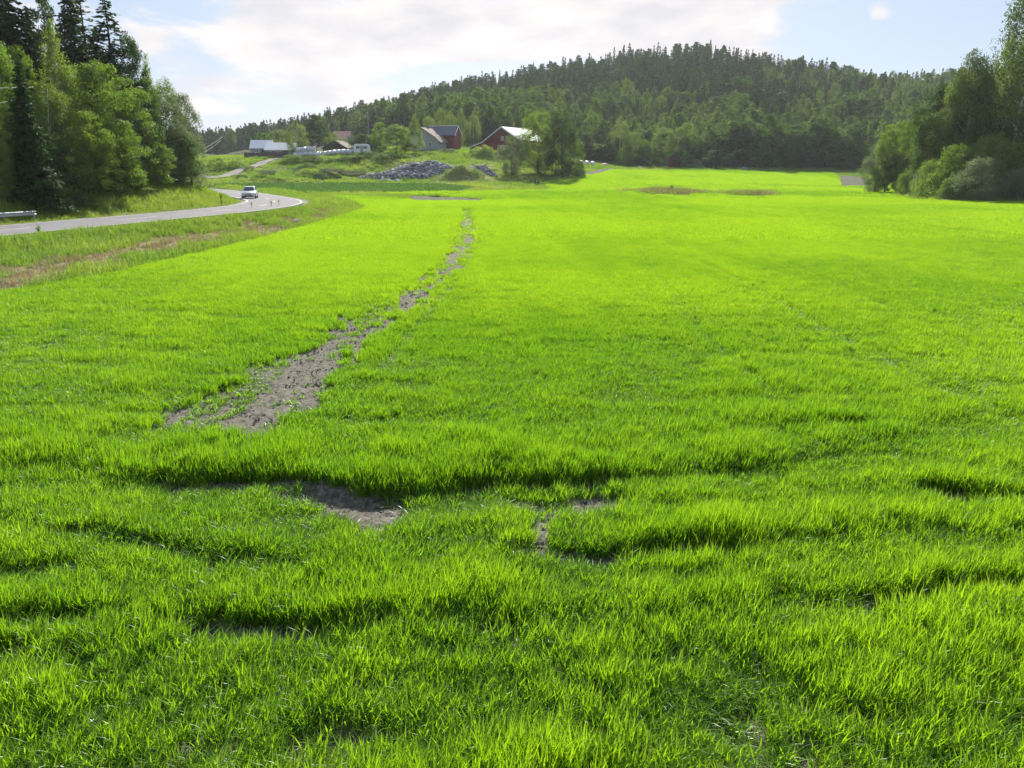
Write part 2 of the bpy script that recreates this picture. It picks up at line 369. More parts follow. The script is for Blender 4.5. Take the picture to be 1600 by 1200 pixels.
MT = {}
MT['crop'] = leaf('young_grain_leaf', (.062, .168, .005), (.195, .318, .012), (2.1, 1.95, .9), .57, .028, .38, tint=True)
MT['verge'] = leaf('rough_grass_leaf', (.085, .175, .013), (.22, .275, .04), (1.6, 1.6, 1.0), .52, .03, .5, tint=True)
MT['dry'] = leaf('dry_grass_leaf', (.21, .165, .085), (.30, .235, .13), (1.1, 1.05, .9), .35, .02, .5)
MT['potato'] = leaf('potato_leaf', (.05, .12, .018), (.095, .18, .026), (1.4, 1.5, 1.0), .4, .03, .5)
MT['birch'] = leaf('birch_leaf', (.07, .125, .016), (.16, .21, .03), (1.7, 1.7, 1.0), .5, .03, .5)
MT['broad'] = leaf('broad_leaf', (.058, .115, .012), (.15, .215, .022), (1.7, 1.75, 1.0), .5, .03, .5)
MT['darkleaf'] = leaf('alder_leaf', (.027, .060, .009), (.066, .11, .015), (1.4, 1.5, 1.0), .42, .03, .5)
MT['willow'] = leaf('willow_leaf', (.085, .125, .055), (.16, .20, .095), (1.3, 1.4, 1.0), .40, .03, .5)
MT['spruce'] = leaf('spruce_needles', (.018, .050, .008), (.044, .095, .014), (1.2, 1.3, 1.0), .25, .02, .5)
MT['farleaf'] = leaf('far_birch_leaf', (.052, .108, .011), (.13, .195, .021), (1.5, 1.55, 1.0), .45, .02, .5)
MT['farbroad'] = leaf('far_broad_leaf', (.032, .075, .009), (.075, .135, .016), (1.5, 1.55, 1.0), .45, .02, .5)
MT['weeping'] = leaf('weeping_birch_leaf', (.042, .080, .012), (.095, .140, .024), (1.5, 1.5, 1.0), .45, .03, .5)
MT['pine'] = leaf('pine_needles', (.030, .070, .011), (.070, .122, .019), (1.2, 1.3, 1.0), .25, .012, .6)
MT['bark'] = simple('rough_bark', (.11, .085, .065), .9, var=.45, scale=6, bump=.4)
MT['pinebark'] = simple('pine_bark', (.22, .12, .07), .9, var=.4, scale=5, bump=.4)
MT['birchbark'] = simple('birch_bark', (.52, .50, .46), .8, var=.5, scale=4, mapping=(.6, .6, 3.5))
MT['stone'] = simple('broken_rock', (.20, .197, .205), .85, var=.6, scale=1.6, bump=.3)
def rubble_rock():
    m, N, L = M('loose_rock'); o = N.new('ShaderNodeOutputMaterial'); b = N.new('ShaderNodeBsdfPrincipled'); b.inputs['Roughness'].default_value = .85
    g = N.new('ShaderNodeNewGeometry'); L.new(ramp(N, L, g.outputs['Random Per Island'], [(.0, (.15, .145, .145)), (.6, (.29, .28, .28)), (.84, (.42, .40, .39)), (1., (.68, .66, .63))]), b.inputs['Base Color'])
    L.new(b.outputs[0], o.inputs[0]); return m
MT['rubble'] = rubble_rock()
MT['palestone'] = simple('pale_rock', (.62, .58, .57), .85, var=.25, scale=3)
MT['redwood'] = simple('red_painted_boards', (.15, .022, .020), .8, var=.25, scale=9, mapping=(4, 4, .3))
MT['greywood'] = simple('white_painted_boards', (.31, .335, .32), .75, var=.12, scale=9, mapping=(.3, .3, 5))
MT['darkwood'] = simple('weathered_boards', (.10, .075, .07), .9, var=.4, scale=6, mapping=(3, 3, .4))
MT['timber'] = simple('grey_timber', (.30, .26, .21), .9, var=.4, scale=5, mapping=(.4, 2, 2))
MT['slate'] = simple('dark_roof_tiles', (.09, .10, .12), .6, var=.3, scale=6, mapping=(1, 6, 1))
MT['tin'] = simple('pale_metal_roof', (.34, .35, .39), .6, metal=.1, spec=.2, var=.15, scale=2, mapping=(8, 1, 1))
MT['whitetin'] = simple('white_metal_roof', (.70, .69, .68), .35, metal=.1, var=.08, scale=2, mapping=(8, 1, 1))
MT['tileroof'] = simple('brown_roof_tiles', (.22, .18, .155), .9, var=.2, scale=6, spec=.05)
MT['redtile'] = simple('red_roof_tiles', (.50, .26, .19), .7, var=.2, scale=6)
MT['trim'] = simple('white_trim', (.78, .78, .76), .6, var=.06)
MT['film'] = simple('white_bale_film', (.58, .59, .60), .3, var=.08, scale=2, bump=.15)
MT['orangefilm'] = simple('faded_orange_sheet', (.52, .27, .18), .6, var=.2)
MT['bluefilm'] = simple('blue_sheet', (.16, .24, .36), .6, var=.2)
MT['galv'] = simple('galvanised_steel', (.36, .37, .39), .5, metal=.5, var=.15, scale=2)
MT['tyre'] = simple('tyre_rubber', (.025, .025, .027), .85, var=.2)
MT['chrome'] = simple('wheel_alloy', (.5, .5, .52), .35, metal=.8, var=.1)
MT['blackplastic'] = simple('black_plastic', (.03, .03, .033), .5, var=.2)
MT['weedstalk'] = simple('dark_weed', (.07, .09, .03), .9, var=.4)
def carpaint():
    m, N, L = M('silver_paint'); o = N.new('ShaderNodeOutputMaterial'); b = N.new('ShaderNodeBsdfPrincipled')
    L.new(ramp(N, L, noise(N, L, 2), [(.3, (.60, .62, .60)), (.7, (.68, .70, .66))]), b.inputs['Base Color'])
    b.inputs['Metallic'].default_value = .35; b.inputs['Roughness'].default_value = .32; b.inputs['Coat Weight'].default_value = .6
    L.new(b.outputs[0], o.inputs[0]); return m
def glassy(name, col=(.03, .04, .055), rough=.06):
    m, N, L = M(name); o = N.new('ShaderNodeOutputMaterial'); b = N.new('ShaderNodeBsdfPrincipled')
    L.new(ramp(N, L, noise(N, L, 1.5), [(.3, col), (.7, tuple(c * 1.5 for c in col))]), b.inputs['Base Color'])
    b.inputs['Roughness'].default_value = rough; b.inputs['Specular IOR Level'].default_value = .8
    L.new(b.outputs[0], o.inputs[0]); return m
MT['paint'] = carpaint(); MT['glass'] = glassy('dark_glass'); MT['lamp'] = glassy('lamp_glass', (.5, .52, .52), .1)

def ground_material():
    m, N, L = M('ground'); o = N.new('ShaderNodeOutputMaterial'); b = N.new('ShaderNodeBsdfPrincipled'); b.inputs['Roughness'].default_value = 1; b.inputs['Specular IOR Level'].default_value = .05
    def attr(n):
        a = N.new('ShaderNodeAttribute'); a.attribute_name = n; return a.outputs['Fac']
    def mix(f, a, c):
        x = N.new('ShaderNodeMix'); x.data_type = 'RGBA'; L.new(f, x.inputs[0]); L.new(a, x.inputs[6]); L.new(c, x.inputs[7]); return x.outputs[2]
    soil = ramp(N, L, noise(N, L, 11, 9, rough=.78), [(.34, (.055, .048, .037)), (.5, (.15, .136, .110)), (.66, (.29, .27, .23))])
    grass = ramp(N, L, noise(N, L, .55, 8, rough=.65), [(.3, (.06, .115, .012)), (.5, (.115, .16, .022)), (.72, (.21, .19, .055))])
    dry = ramp(N, L, noise(N, L, 2.2, 8, rough=.7), [(.3, (.11, .12, .03)), (.5, (.23, .18, .11)), (.7, (.34, .275, .18))])
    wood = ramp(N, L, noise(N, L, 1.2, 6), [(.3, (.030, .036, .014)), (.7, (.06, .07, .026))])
    grav = ramp(N, L, noise(N, L, 5, 8, rough=.7), [(.3, (.17, .15, .135)), (.7, (.33, .30, .27))])
    c = mix(attr('soil'), grass, soil); c = mix(attr('dry'), c, dry); c = mix(attr('wood'), c, wood); c = mix(attr('gravel'), c, grav)
    L.new(c, b.inputs['Base Color'])
    bp = N.new('ShaderNodeBump'); bp.inputs['Strength'].default_value = .9; bp.inputs['Distance'].default_value = .06
    L.new(noise(N, L, 9, 8, rough=.75), bp.inputs['Height']); L.new(bp.outputs[0], b.inputs['Normal'])
    L.new(b.outputs[0], o.inputs[0]); return m

# ------------------------------------------------------------------ the ground sheet
DRYBAND = [(-200, 480), (0, 428), (60, 410), (150, 394), (210, 380), (300, 368), (354, 358), (420, 350), (480, 337), (540, 318), (560, 320), (500, 345), (420, 364), (354, 376), (300, 385), (210, 402), (110, 425), (60, 445), (0, 462), (-200, 520)]
BROWN1 = [(585, 304), (690, 308), (760, 311.5), (752, 316), (650, 315), (600, 309.5)]
BROWN2 = [(820, 289), (900, 272), (955, 262), (965, 266), (940, 272), (884, 278), (843, 287)]
PLOUGH = [(1313, 274), (1345, 276), (1368, 291.5), (1309, 291.5)]
POTATO = [(330, 289), (430, 287), (560, 287), (700, 289), (745, 294), (700, 300), (590, 301), (470, 303), (440, 297)]
BLEACH = [(640, 262), (800, 255), (830, 285), (760, 300), (690, 285), (600, 250), (660, 240)]
def zones(x, y):
    fm, px, py = field_mask(x, y)
    d, sg, par = dpoly(x, y, ROADC); s = d * sg
    far = (y > 90) & (y < 300)
    wob = (fbm(x * .4, y * .4, 3) - .5)
    soil = fm.astype(float)
    soil = np.maximum(soil, inpoly(px, py, BROWN1) & far); soil = np.maximum(soil, inpoly(px, py, BROWN2) & far); soil = np.maximum(soil, inpoly(px, py, PLOUGH) & far)
    soil = np.maximum(soil, inpoly(px, py, POTATO) & far)
    dry = inpoly(px + wob * 40, py + wob * 26, DRYBAND) & (y < 120) & ~fm
    dry = np.maximum(dry * .85, .5 * (inpoly(px, py, BLEACH) & far))
    dry = np.maximum(dry, .4 * ((s > 4.2) & (s < 14) & (y > 60) & (y < 115)))
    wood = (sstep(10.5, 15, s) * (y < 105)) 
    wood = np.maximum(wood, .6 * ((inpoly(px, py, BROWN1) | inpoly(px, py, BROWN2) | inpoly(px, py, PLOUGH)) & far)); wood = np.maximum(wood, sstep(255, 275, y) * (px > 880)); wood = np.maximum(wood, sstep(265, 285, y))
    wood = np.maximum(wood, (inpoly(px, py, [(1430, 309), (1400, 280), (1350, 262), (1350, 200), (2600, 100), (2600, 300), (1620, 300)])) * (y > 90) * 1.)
    gravel = ((d > 3.0) & (d < 3.9)) * .75
    return soil, dry, wood, gravel
def build_ground():
    a1 = np.radians(np.arange(-48, 48.01, .16)); a2 = np.radians(np.arange(52, 308.1, 6)); ang = np.concatenate([a1, a2]); ang = np.append(ang, ang[0] + 2 * math.pi)
    rad = np.concatenate([[0.01, 1.5], np.geomspace(3, 1000, 520)])
    A, Rr = np.meshgrid(ang, rad); x = Rr * np.sin(A); y = Rr * np.cos(A); z = T(x, y)
    px, py = proj(x, y, z); fm, _, _ = field_mask(x, y)
    cl = (fbm(x * 4, y * 4, 3) - .5) * .09 + (fbm(x * 13, y * 13, 2) - .5) * .05       # clods
    z = z + np.where(fm & (y < 60), cl, 0)
    for pts, w, st in _R:
        d, sg, par = dpoly(x, y, pts); s = np.interp(par, np.arange(len(st)), st)
        z = z - .09 * s * np.exp(-(d / (w * 1.1))**2)
    n, k = A.shape; I = np.arange(n * k).reshape(n, k)
    Q = np.stack([I[:-1, :-1], I[:-1, 1:], I[1:, 1:], I[1:, :-1]], -1).reshape(-1, 4)[:, ::-1]
    me = mesh_np('ground', np.stack([x, y, z], -1).reshape(-1, 3), Q, ground_material(), True)
    for nm, v in zip(('soil', 'dry', 'wood', 'gravel'), zones(x, y)):
        at_ = me.attributes.new(nm, 'FLOAT', 'POINT'); at_.data.foreach_set('value', np.asarray(v, np.float32).ravel())
    tag(link('ground', me), kind='structure')
build_ground()

def strip(name, pts, offs, zoff, mat, zf=None, kind='structure', seg=None):
    # a band that follows a line: offs = (left, right) offsets
    P = np.asarray(pts, float); t = np.gradient(P, axis=0); t /= np.linalg.norm(t, axis=1)[:, None]; nrm = np.stack([-t[:, 1], t[:, 0]], 1)
    V = []; Q = []
    for i, p in enumerate(P):
        for o in offs:
            q = p + nrm[i] * o; z = (zf(p[1]) if zf else float(T(q[0], q[1]))) + zoff; V.append((q[0], q[1], z))
    m = len(offs)
    for i in range(len(P) - 1):
        if seg and not seg(i): continue
        for k in range(m - 1): Q.append((i * m + k, i * m + k + 1, (i + 1) * m + k + 1, (i + 1) * m + k))
    return tag(link(name, mesh_np(name, V, np.array(Q), mat, True)), kind=kind)
def dense(P, step):
    P = np.asarray(P); d = np.r_[0, np.cumsum(np.linalg.norm(np.diff(P, axis=0), axis=1))]; s = np.arange(0, d[-1], step)
    return np.stack([np.interp(s, d, P[:, 0]), np.interp(s, d, P[:, 1])], 1)
asph = simple('asphalt', (.145, .137, .147), .9, var=.22, scale=.8, bump=.05, spec=.15)
mark = simple('road_paint', (.42, .42, .38), .7, var=.25, scale=6)
RD = dense(ROADC, 1.0)
strip('road', RD, (3.25, 0, -3.25), .02, asph, zroad)
strip('road_marking', RD, (2.95, 2.85), .025, mark, zroad); strip('road_marking', RD, (-2.85, -2.95), .025, mark, zroad)
strip('road_marking', RD, (.06, -.06), .025, mark, zroad, seg=lambda i: i % 12 < 4)
track_pts = dense(catmull(np.array([ground(300, 274.5)[:2], spot(340, 174)[:2], spot(375, 185)[:2], spot(405, 196)[:2], spot(430, 206)[:2], spot(450, 214)[:2]]), 6), 1.0)
strip('gravel_track', track_pts, (1.3, 0, -1.3), .12, simple('gravel', (.20, .185, .17), .95, var=.2, scale=3, spec=.1))

# ------------------------------------------------------------------ scattering of uncountable plants
def scatter_group(name, coll):
    ng = bpy.data.node_groups.new(name, 'GeometryNodeTree')
    ng.interface.new_socket('Geometry', in_out='INPUT', socket_type='NodeSocketGeometry'); ng.interface.new_socket('Geometry', in_out='OUTPUT', socket_type='NodeSocketGeometry')
    N, L = ng.nodes, ng.links; gi = N.new('NodeGroupInput'); go = N.new('NodeGroupOutput')
    ci = N.new('GeometryNodeCollectionInfo'); ci.inputs['Collection'].default_value = coll; ci.inputs['Separate Children'].default_value = True; ci.inputs['Reset Children'].default_value = True
    ip = N.new('GeometryNodeInstanceOnPoints'); ip.inputs['Pick Instance'].default_value = True
    def na(n, t):
        a = N.new('GeometryNodeInputNamedAttribute'); a.data_type = t; a.inputs['Name'].default_value = n
        return [o for o in a.outputs if o.enabled and o.name == 'Attribute'][0]
    er = N.new('FunctionNodeEulerToRotation')
    L.new(gi.outputs[0], ip.inputs['Points']); L.new(ci.outputs[0], ip.inputs['Instance']); L.new(na('idx', 'INT'), ip.inputs['Instance Index'])
    L.new(na('rot', 'FLOAT_VECTOR'), er.inputs[0]); L.new(er.outputs[0], ip.inputs['Rotation']); L.new(na('scl', 'FLOAT_VECTOR'), ip.inputs['Scale'])
    L.new(ip.outputs[0], go.inputs[0]); return ng
def scatter(name, pos, rot, scl, idx, tint, meshes, label, cat):
    coll = bpy.data.collections.new(name + '_kinds')
    for i, me in enumerate(meshes): coll.objects.link(bpy.data.objects.new('%s_kind_%02d' % (name, i), me))
    n = len(pos); me = bpy.data.meshes.new(name); me.vertices.add(n); me.vertices.foreach_set('co', np.asarray(pos, np.float32).ravel())
    for nm, t, v, key in (('rot', 'FLOAT_VECTOR', rot, 'vector'), ('scl', 'FLOAT_VECTOR', scl, 'vector'), ('idx', 'INT', idx, 'value'), ('tint', 'FLOAT', tint, 'value')):
        a = me.attributes.new(nm, t, 'POINT'); a.data.foreach_set(key, np.asarray(v, np.int32 if t == 'INT' else np.float32).ravel())
    o = link(name, me); md = o.modifiers.new('scatter', 'NODES'); md.node_group = scatter_group(name, coll)
    return tag(o, label, cat, kind='stuff')
def blades(seed, n, spread, lmin, lmax, wid, seg, droop=.35, lean=(8, 32), mat=None, bias=(0., 0.)):
    r = np.random.default_rng(seed); V = []; Q = []
    for i in range(n):
        a = r.uniform(0, 2 * math.pi); q = spread * math.sqrt(r.random()); bx, by = q * math.cos(a), q * math.sin(a)
        ph = r.uniform(0, 2 * math.pi); dx, dy = math.cos(ph) + bias[0], math.sin(ph) + bias[1]; k = math.hypot(dx, dy) + 1e-6; dx /= k; dy /= k
        Ln = r.uniform(lmin, lmax); w = wid * r.uniform(.75, 1.25); th0 = R(r.uniform(*lean)); th1 = th0 + R(r.uniform(15, 55)) + (R(r.uniform(30, 75)) if r.random() < droop else 0)
        tw = r.uniform(-.9, .9); x, y, z = bx, by, 0.; o = len(V)
        for j in range(seg + 1):
            t = j / seg; ww = w * (.65 + .7 * t if t < .5 else 1.0 * (1 - t) * 2 + .04) * .5
            ang = ph + math.pi / 2 + tw * t; sx, sy = math.cos(ang) * ww, math.sin(ang) * ww
            V.append((x - sx, y - sy, z)); V.append((x + sx, y + sy, z))
            th = th0 + (th1 - th0) * (t**1.6); x += dx * math.sin(th) * Ln / seg; y += dy * math.sin(th) * Ln / seg; z += math.cos(th) * Ln / seg
        for j in range(seg): Q.append((o + 2 * j, o + 2 * j + 1, o + 2 * j + 3, o + 2 * j + 2))
    return mesh_np('grass_tuft', V, Q, mat, True)

def sample_area(y0, y1, per, lim=1.25, margin=3.):
    xm = lim * .64 * y1 + margin; n = int(per * 2 * xm * (y1 - y0)); x = rng.uniform(-xm, xm, n); y = rng.uniform(y0, y1, n)
    k = np.abs(x) < (lim * .64 * y + margin); return x[k], y[k]

def build_crop():
    tufts = [blades(100 + i, 17, .07, .13, .31, .0095, 4, .24, (3, 28), MT['crop'], (.25, -.05)) for i in range(8)]
    tufts += [blades(120 + i, 19, .10, .15, .29, .012, 3, .15, (3, 22), MT['crop'], (.2, 0)) for i in range(6)]
    tufts += [blades(140 + i, 34, .27, .20, .34, .034, 2, .25, (4, 26), MT['crop'], (.2, 0)) for i in range(5)]
    tufts += [blades(160 + i, 60, .62, .20, .34, .075, 2, .2, (4, 24), MT['crop'], (.2, 0)) for i in range(5)]
    P = [[] for _ in range(5)]
    for (y0, y1, per, i0, ni, dens, lim) in ((3.2, 17, 210, 0, 8, 1, 1.12), (17, 48, 95, 8, 6, 1, 1.12), (48, 112, 13, 14, 5, 1, 1.1), (112, 262, 3.0, 19, 5, 1, 1.06)):
        x, y = sample_area(y0, y1, per, lim)
        if y0 < 17:   # the crop is thickest on the far lip of each rut
            for q_, (pts_, w_, st_) in enumerate(_R):
                for i_ in range(len(pts_) - 1):
                    (ax, ay), (bx, by) = pts_[i_], pts_[i_ + 1]; L_ = math.hypot(bx - ax, by - ay); k_ = int(L_ * 130 * min(st_[i_], 1)) if L_ < 12 else 0
                    if k_ < 1: continue
                    t_ = rng.random(k_); o_ = rng.uniform(w_ * .5, .75 if q_ == 0 else .45, k_); x = np.r_[x, ax + (bx - ax) * t_ - (by - ay) / L_ * o_]; y = np.r_[y, ay + (by - ay) * t_ + (bx - ax) / L_ * o_]
        fm, px, py = field_mask(x, y); x, y, px, py = x[fm], y[fm], px[fm], py[fm]
        b = bare_amount(x, y, px, py)
        if y1 > 100:  # weedy islands left uncropped
            isl = inpoly(px, py, [(1000, 300), (1040, 297), (1092, 303), (1080, 307), (1010, 306)]) | inpoly(px, py, [(1130, 304.5), (1170, 303), (1208, 306), (1190, 309), (1140, 307)]); b = np.maximum(b, isl * .92)
        keep = rng.random(len(x)) > b * 1.02
        x, y, px, py, b = x[keep], y[keep], px[keep], py[keep], b[keep]
        lo = fbm(x * .45, y * .45, 3); lo2 = fbm(x * 1.7 + 31, y * 1.7, 3); lo3 = fbm(x * .07 + 3, y * .07, 3)
        stk = (fbm((x + .07 * y) * .8 + 11, y * .035, 3) - .5) * sstep(12, 24, y)   # streaks left by the drill
        nearw = 1 - sstep(12, 22, y)
        h = (.86 + .22 * (lo - .5) + .50 * (lo2 - .5) * (1 - .55 * sstep(12, 30, y))) * (1 - .62 * b) * (1 + .16 * nearw * (lo > .5)) * (1 + .22 * stk)
        dr, sr, _ = dpoly(x, y, _R[0][0]); hol = sstep(.53, .66, fbm(x * .55 + 3.3, y * 1.35 + 8, 3)) * (1 - sstep(14, 40, y) * .75)
        sA = np.interp(_, np.arange(len(_R[0][2])), _R[0][2]); h *= 1 - .30 * hol
        if y0 < 17:
            for pts_, w_, st_ in _R[1:]:   # crop stands taller behind each rut and is pressed low in front of it
                d2, s2, p2 = dpoly(x, y, pts_); s3 = np.clip(np.interp(p2, np.arange(len(st_)), st_) + (lo2 - .5), 0, 1); h *= 1 + .15 * (s2 > 0) * s3 * (1 - sstep(.3, 1.1, d2)) - .22 * s3 * (s2 < 0) * (1 - sstep(.2, .6, d2))
        sA = np.clip(sA + (fbm(x * .9 + 21, y * .9, 2) - .5) * 1.5, 0, 1.15); h *= 1 + .55 * (sr > 0) * sA * (1 - sstep(.7, 2.4, dr)) - .25 * sA * (sr < 0) * (1 - sstep(.3, 1.0, dr)); h *= 1 + .22 * (x < 9) * (y < 9) * np.clip((lo - .42) * 4, 0, 1)
        n = len(x); rot = np.stack([rng.normal(0, .10, n), rng.normal(0, .10, n) + .06, rng.uniform(-.9, .9, n) + rng.integers(0, 4, n) * 1.57 * (rng.random(n) < .35)], 1)
        wx = rng.uniform(.85, 1.2, n); scl = np.stack([wx, wx, h * rng.uniform(.85, 1.15, n)], 1)
        tint = np.clip(.5 + (lo3 - .5) * 2.0 + (lo2 - .5) * .9 + .30 * sstep(14, 50, y) + stk * .55, 0, 1)
        P[0].append(np.stack([x, y, T(x, y) - .015], 1)); P[1].append(rot); P[2].append(scl); P[3].append(rng.integers(i0, i0 + ni, n)); P[4].append(tint)
    P = [np.concatenate(p) for p in P]; print('crop tufts', len(P[0]))
    scatter('young_grain', *P, tufts, 'bright green young grain crop covering the whole field', 'grain')
build_crop()

def build_rough():
    t = [blades(200 + i, 22, .22, .18, .55, .02, 3, .4, (5, 40), MT['verge']) for i in range(5)]
    t += [blades(220 + i, 30, .6, .25, .8, .06, 2, .4, (5, 40), MT['verge']) for i in range(5)]
    t += [blades(240 + i, 20, .25, .12, .40, .02, 3, .5, (10, 60), MT['dry']) for i in range(4)]
    P = [[] for _ in range(5)]
    def put(x, y, i0, ni, sc, tint):
        n = len(x); P[0].append(np.stack([x, y, T(x, y) - .02], 1)); P[1].append(np.stack([rng.normal(0, .1, n), rng.normal(0, .1, n), rng.uniform(0, 6.28, n)], 1))
        w = rng.uniform(.8, 1.2, n); P[2].append(np.stack([w * np.maximum(sc, .8), w * np.maximum(sc, .8), sc * rng.uniform(.6, 1.25, n)], 1)); P[3].append(rng.integers(i0, i0 + ni, n)); P[4].append(tint)
    # verges and bank along the road
    x, y = sample_area(18, 125, 15, 1.1); k = (x < -8); x, y = x[k], y[k]
    fm, px, py = field_mask(x, y); d, sg, par = dpoly(x, y, ROADC); s = d * sg
    k = ~fm & (d > 3.55) & (s < 13) & (px < 640); x, y, px, py, s, d = (a[k] for a in (x, y, px, py, s, d))
    soil, dry, wood, gr = zones(x, y)
    isdry = dry > .6
    keep = rng.random(len(x)) < np.where(isdry, .35, .95)
    lush = fbm(x * .35 + 7, y * .35, 3); sc = np.where(isdry, .5, .75) * (.6 + .9 * lush) * sstep(3.4, 5.2, d) + .15
    tint = np.clip(.28 + (fbm(x * .25, y * .25, 3) - .45) * 1.8 + .42 * (s > 0) + .25 * isdry, 0, 1)
    m = keep & ~(isdry & (rng.random(len(x)) < .75)); put(x[m], y[m], 0, 5, sc[m], tint[m]); m = keep & isdry; put(x[m], y[m], 10, 4, sc[m] * 1.2 + .1, tint[m])
    # rough land by the farm, field margins and under the wood
    x, y = sample_area(88, 275, 1.7, 1.05); fm, px, py = field_mask(x, y); d, sg, par = dpoly(x, y, ROADC)
    dt, _, _ = dpoly(x, y, track_pts[::6])
    k = ~fm & (d > 4.5) & (dt > 2.2) & ~inpoly(px, py, POTATO) & ~inpoly(px, py, BROWN1) & ~inpoly(px, py, BROWN2) & ~inpoly(px, py, PLOUGH)
    x, y, px, py = x[k], y[k], px[k], py[k]
    tint = np.clip(.35 + (fbm(x * .12, y * .12, 4) - .5) * 2.6 + .2 * inpoly(px, py, BLEACH), 0, 1); lush = fbm(x * .15 + 7, y * .15, 3)
    put(x, y, 5, 5, (.35 + 1.1 * lush) * .8, tint)
    # weedy islands in the field
    for cx, cy, w, dd, n in ((1045, 134, 5.5, 7.0, 700), (1172, 129, 4.2, 5.0, 380)):
        ox, oy, _ = spot(cx, cy); x = ox + rng.normal(0, w * .5, n); y = oy + rng.normal(0, dd * .5, n); h2 = n // 2; put(x[:h2], y[:h2], 5, 5, np.full(h2, .9), rng.uniform(.0, .4, h2)); put(x[h2:], y[h2:], 10, 4, np.full(n - h2, 2.6), rng.uniform(.5, 1., n - h2))
    # weeds coming back in the far part of the bare track
    P_ = [np.concatenate(p) for p in P]; print('rough tufts', len(P_[0]))
    scatter('rough_grass', *P_, t, 'long rough grass on the road verges, banks and field margins', 'grass')
build_rough()

def stone(r, s, n=7):
    bm_v = []; P = r.normal(size=(14, 3)); P /= np.linalg.norm(P, axis=1)[:, None]; P *= (s * r.uniform(.7, 1.1, 14))[:, None] * np.array([1, .85, .65]); return P
def hull_mesh(name, clouds, mat):
    import bmesh
    bm = bmesh.new()
    for P in clouds:
        vs = [bm.verts.new(p) for p in P]; h = bmesh.ops.convex_hull(bm, input=vs)
        bmesh.ops.delete(bm, geom=[v for v in h['geom_interior'] if isinstance(v, bmesh.types.BMVert)], context='VERTS')
    me = bpy.data.meshes.new(name); bm.to_mesh(me); bm.free(); me.materials.append(mat); return me
def build_clods():
    r = np.random.default_rng(61); ms = [hull_mesh('clod', [stone(r, 1.0)], MT['clod']) for _ in range(5)]
    x, y = sample_area(6, 34, 60, 1.0); fm, px, py = field_mask(x, y); b = bare_amount(x, y, px, py); k = fm & (b > .55); x, y = x[k], y[k]; n = len(x); s = .010 + .03 * rng.random(n)**4 + .0002 * y
    scatter('soil_clods', np.stack([x, y, T(x, y) + .25 * s], 1), rng.uniform(0, 6.28, (n, 3)), np.stack([s, s, s], 1), rng.integers(0, 5, n), rng.random(n), ms, 'small clods and crumbs lying on the bare soil of the field', 'soil')
MT['clod'] = simple('soil_clod', (.17, .155, .127), 1., var=.5, scale=1., spec=.05)
build_clods()
# ------------------------------------------------------------------ trees
def leafcards(C, size, nrm, r, asp=.6):
    # one small leaf blade (quad) per centre
    n = len(C); nrm = nrm / (np.linalg.norm(nrm, axis=1)[:, None] + 1e-9); rv = r.normal(size=(n, 3)); t = np.cross(nrm, rv); t /= np.linalg.norm(t, axis=1)[:, None] + 1e-9; b = np.cross(nrm, t)
    s = (size * r.uniform(.6, 1.35, n))[:, None]
    V = np.stack([C - t * s * .5, C - b * s * asp * .5 + t * s * .05, C + t * s * .5, C + b * s * asp * .5 + t * s * .05], 1)
    return V.reshape(-1, 3)
def quads(n): return np.arange(n * 4).reshape(-1, 4)
def prof(shape, t):
    if shape == 'cone': return np.clip(1.05 * (1 - t)**.75, 0, 1) * np.clip(t * 7, .35, 1)
    if shape == 'oval': return np.sqrt(np.clip(1 - (2 * t - 1)**2, 0, 1))**.8
    if shape == 'egg': return np.sqrt(np.clip(1 - (2 * np.clip(t, 0, 1)**.72 - 1)**2, 0, 1))**.85
    if shape == 'column': return np.clip(1 - np.abs(2 * t - .9)**3.2, .05, 1)
    if shape == 'dome': return np.sqrt(np.clip(1 - t**2.2, 0, 1)) * .97 + .03
    if shape == 'pine': return np.sqrt(np.clip(1 - (2 * t**.9 - 1)**2, 0, 1))
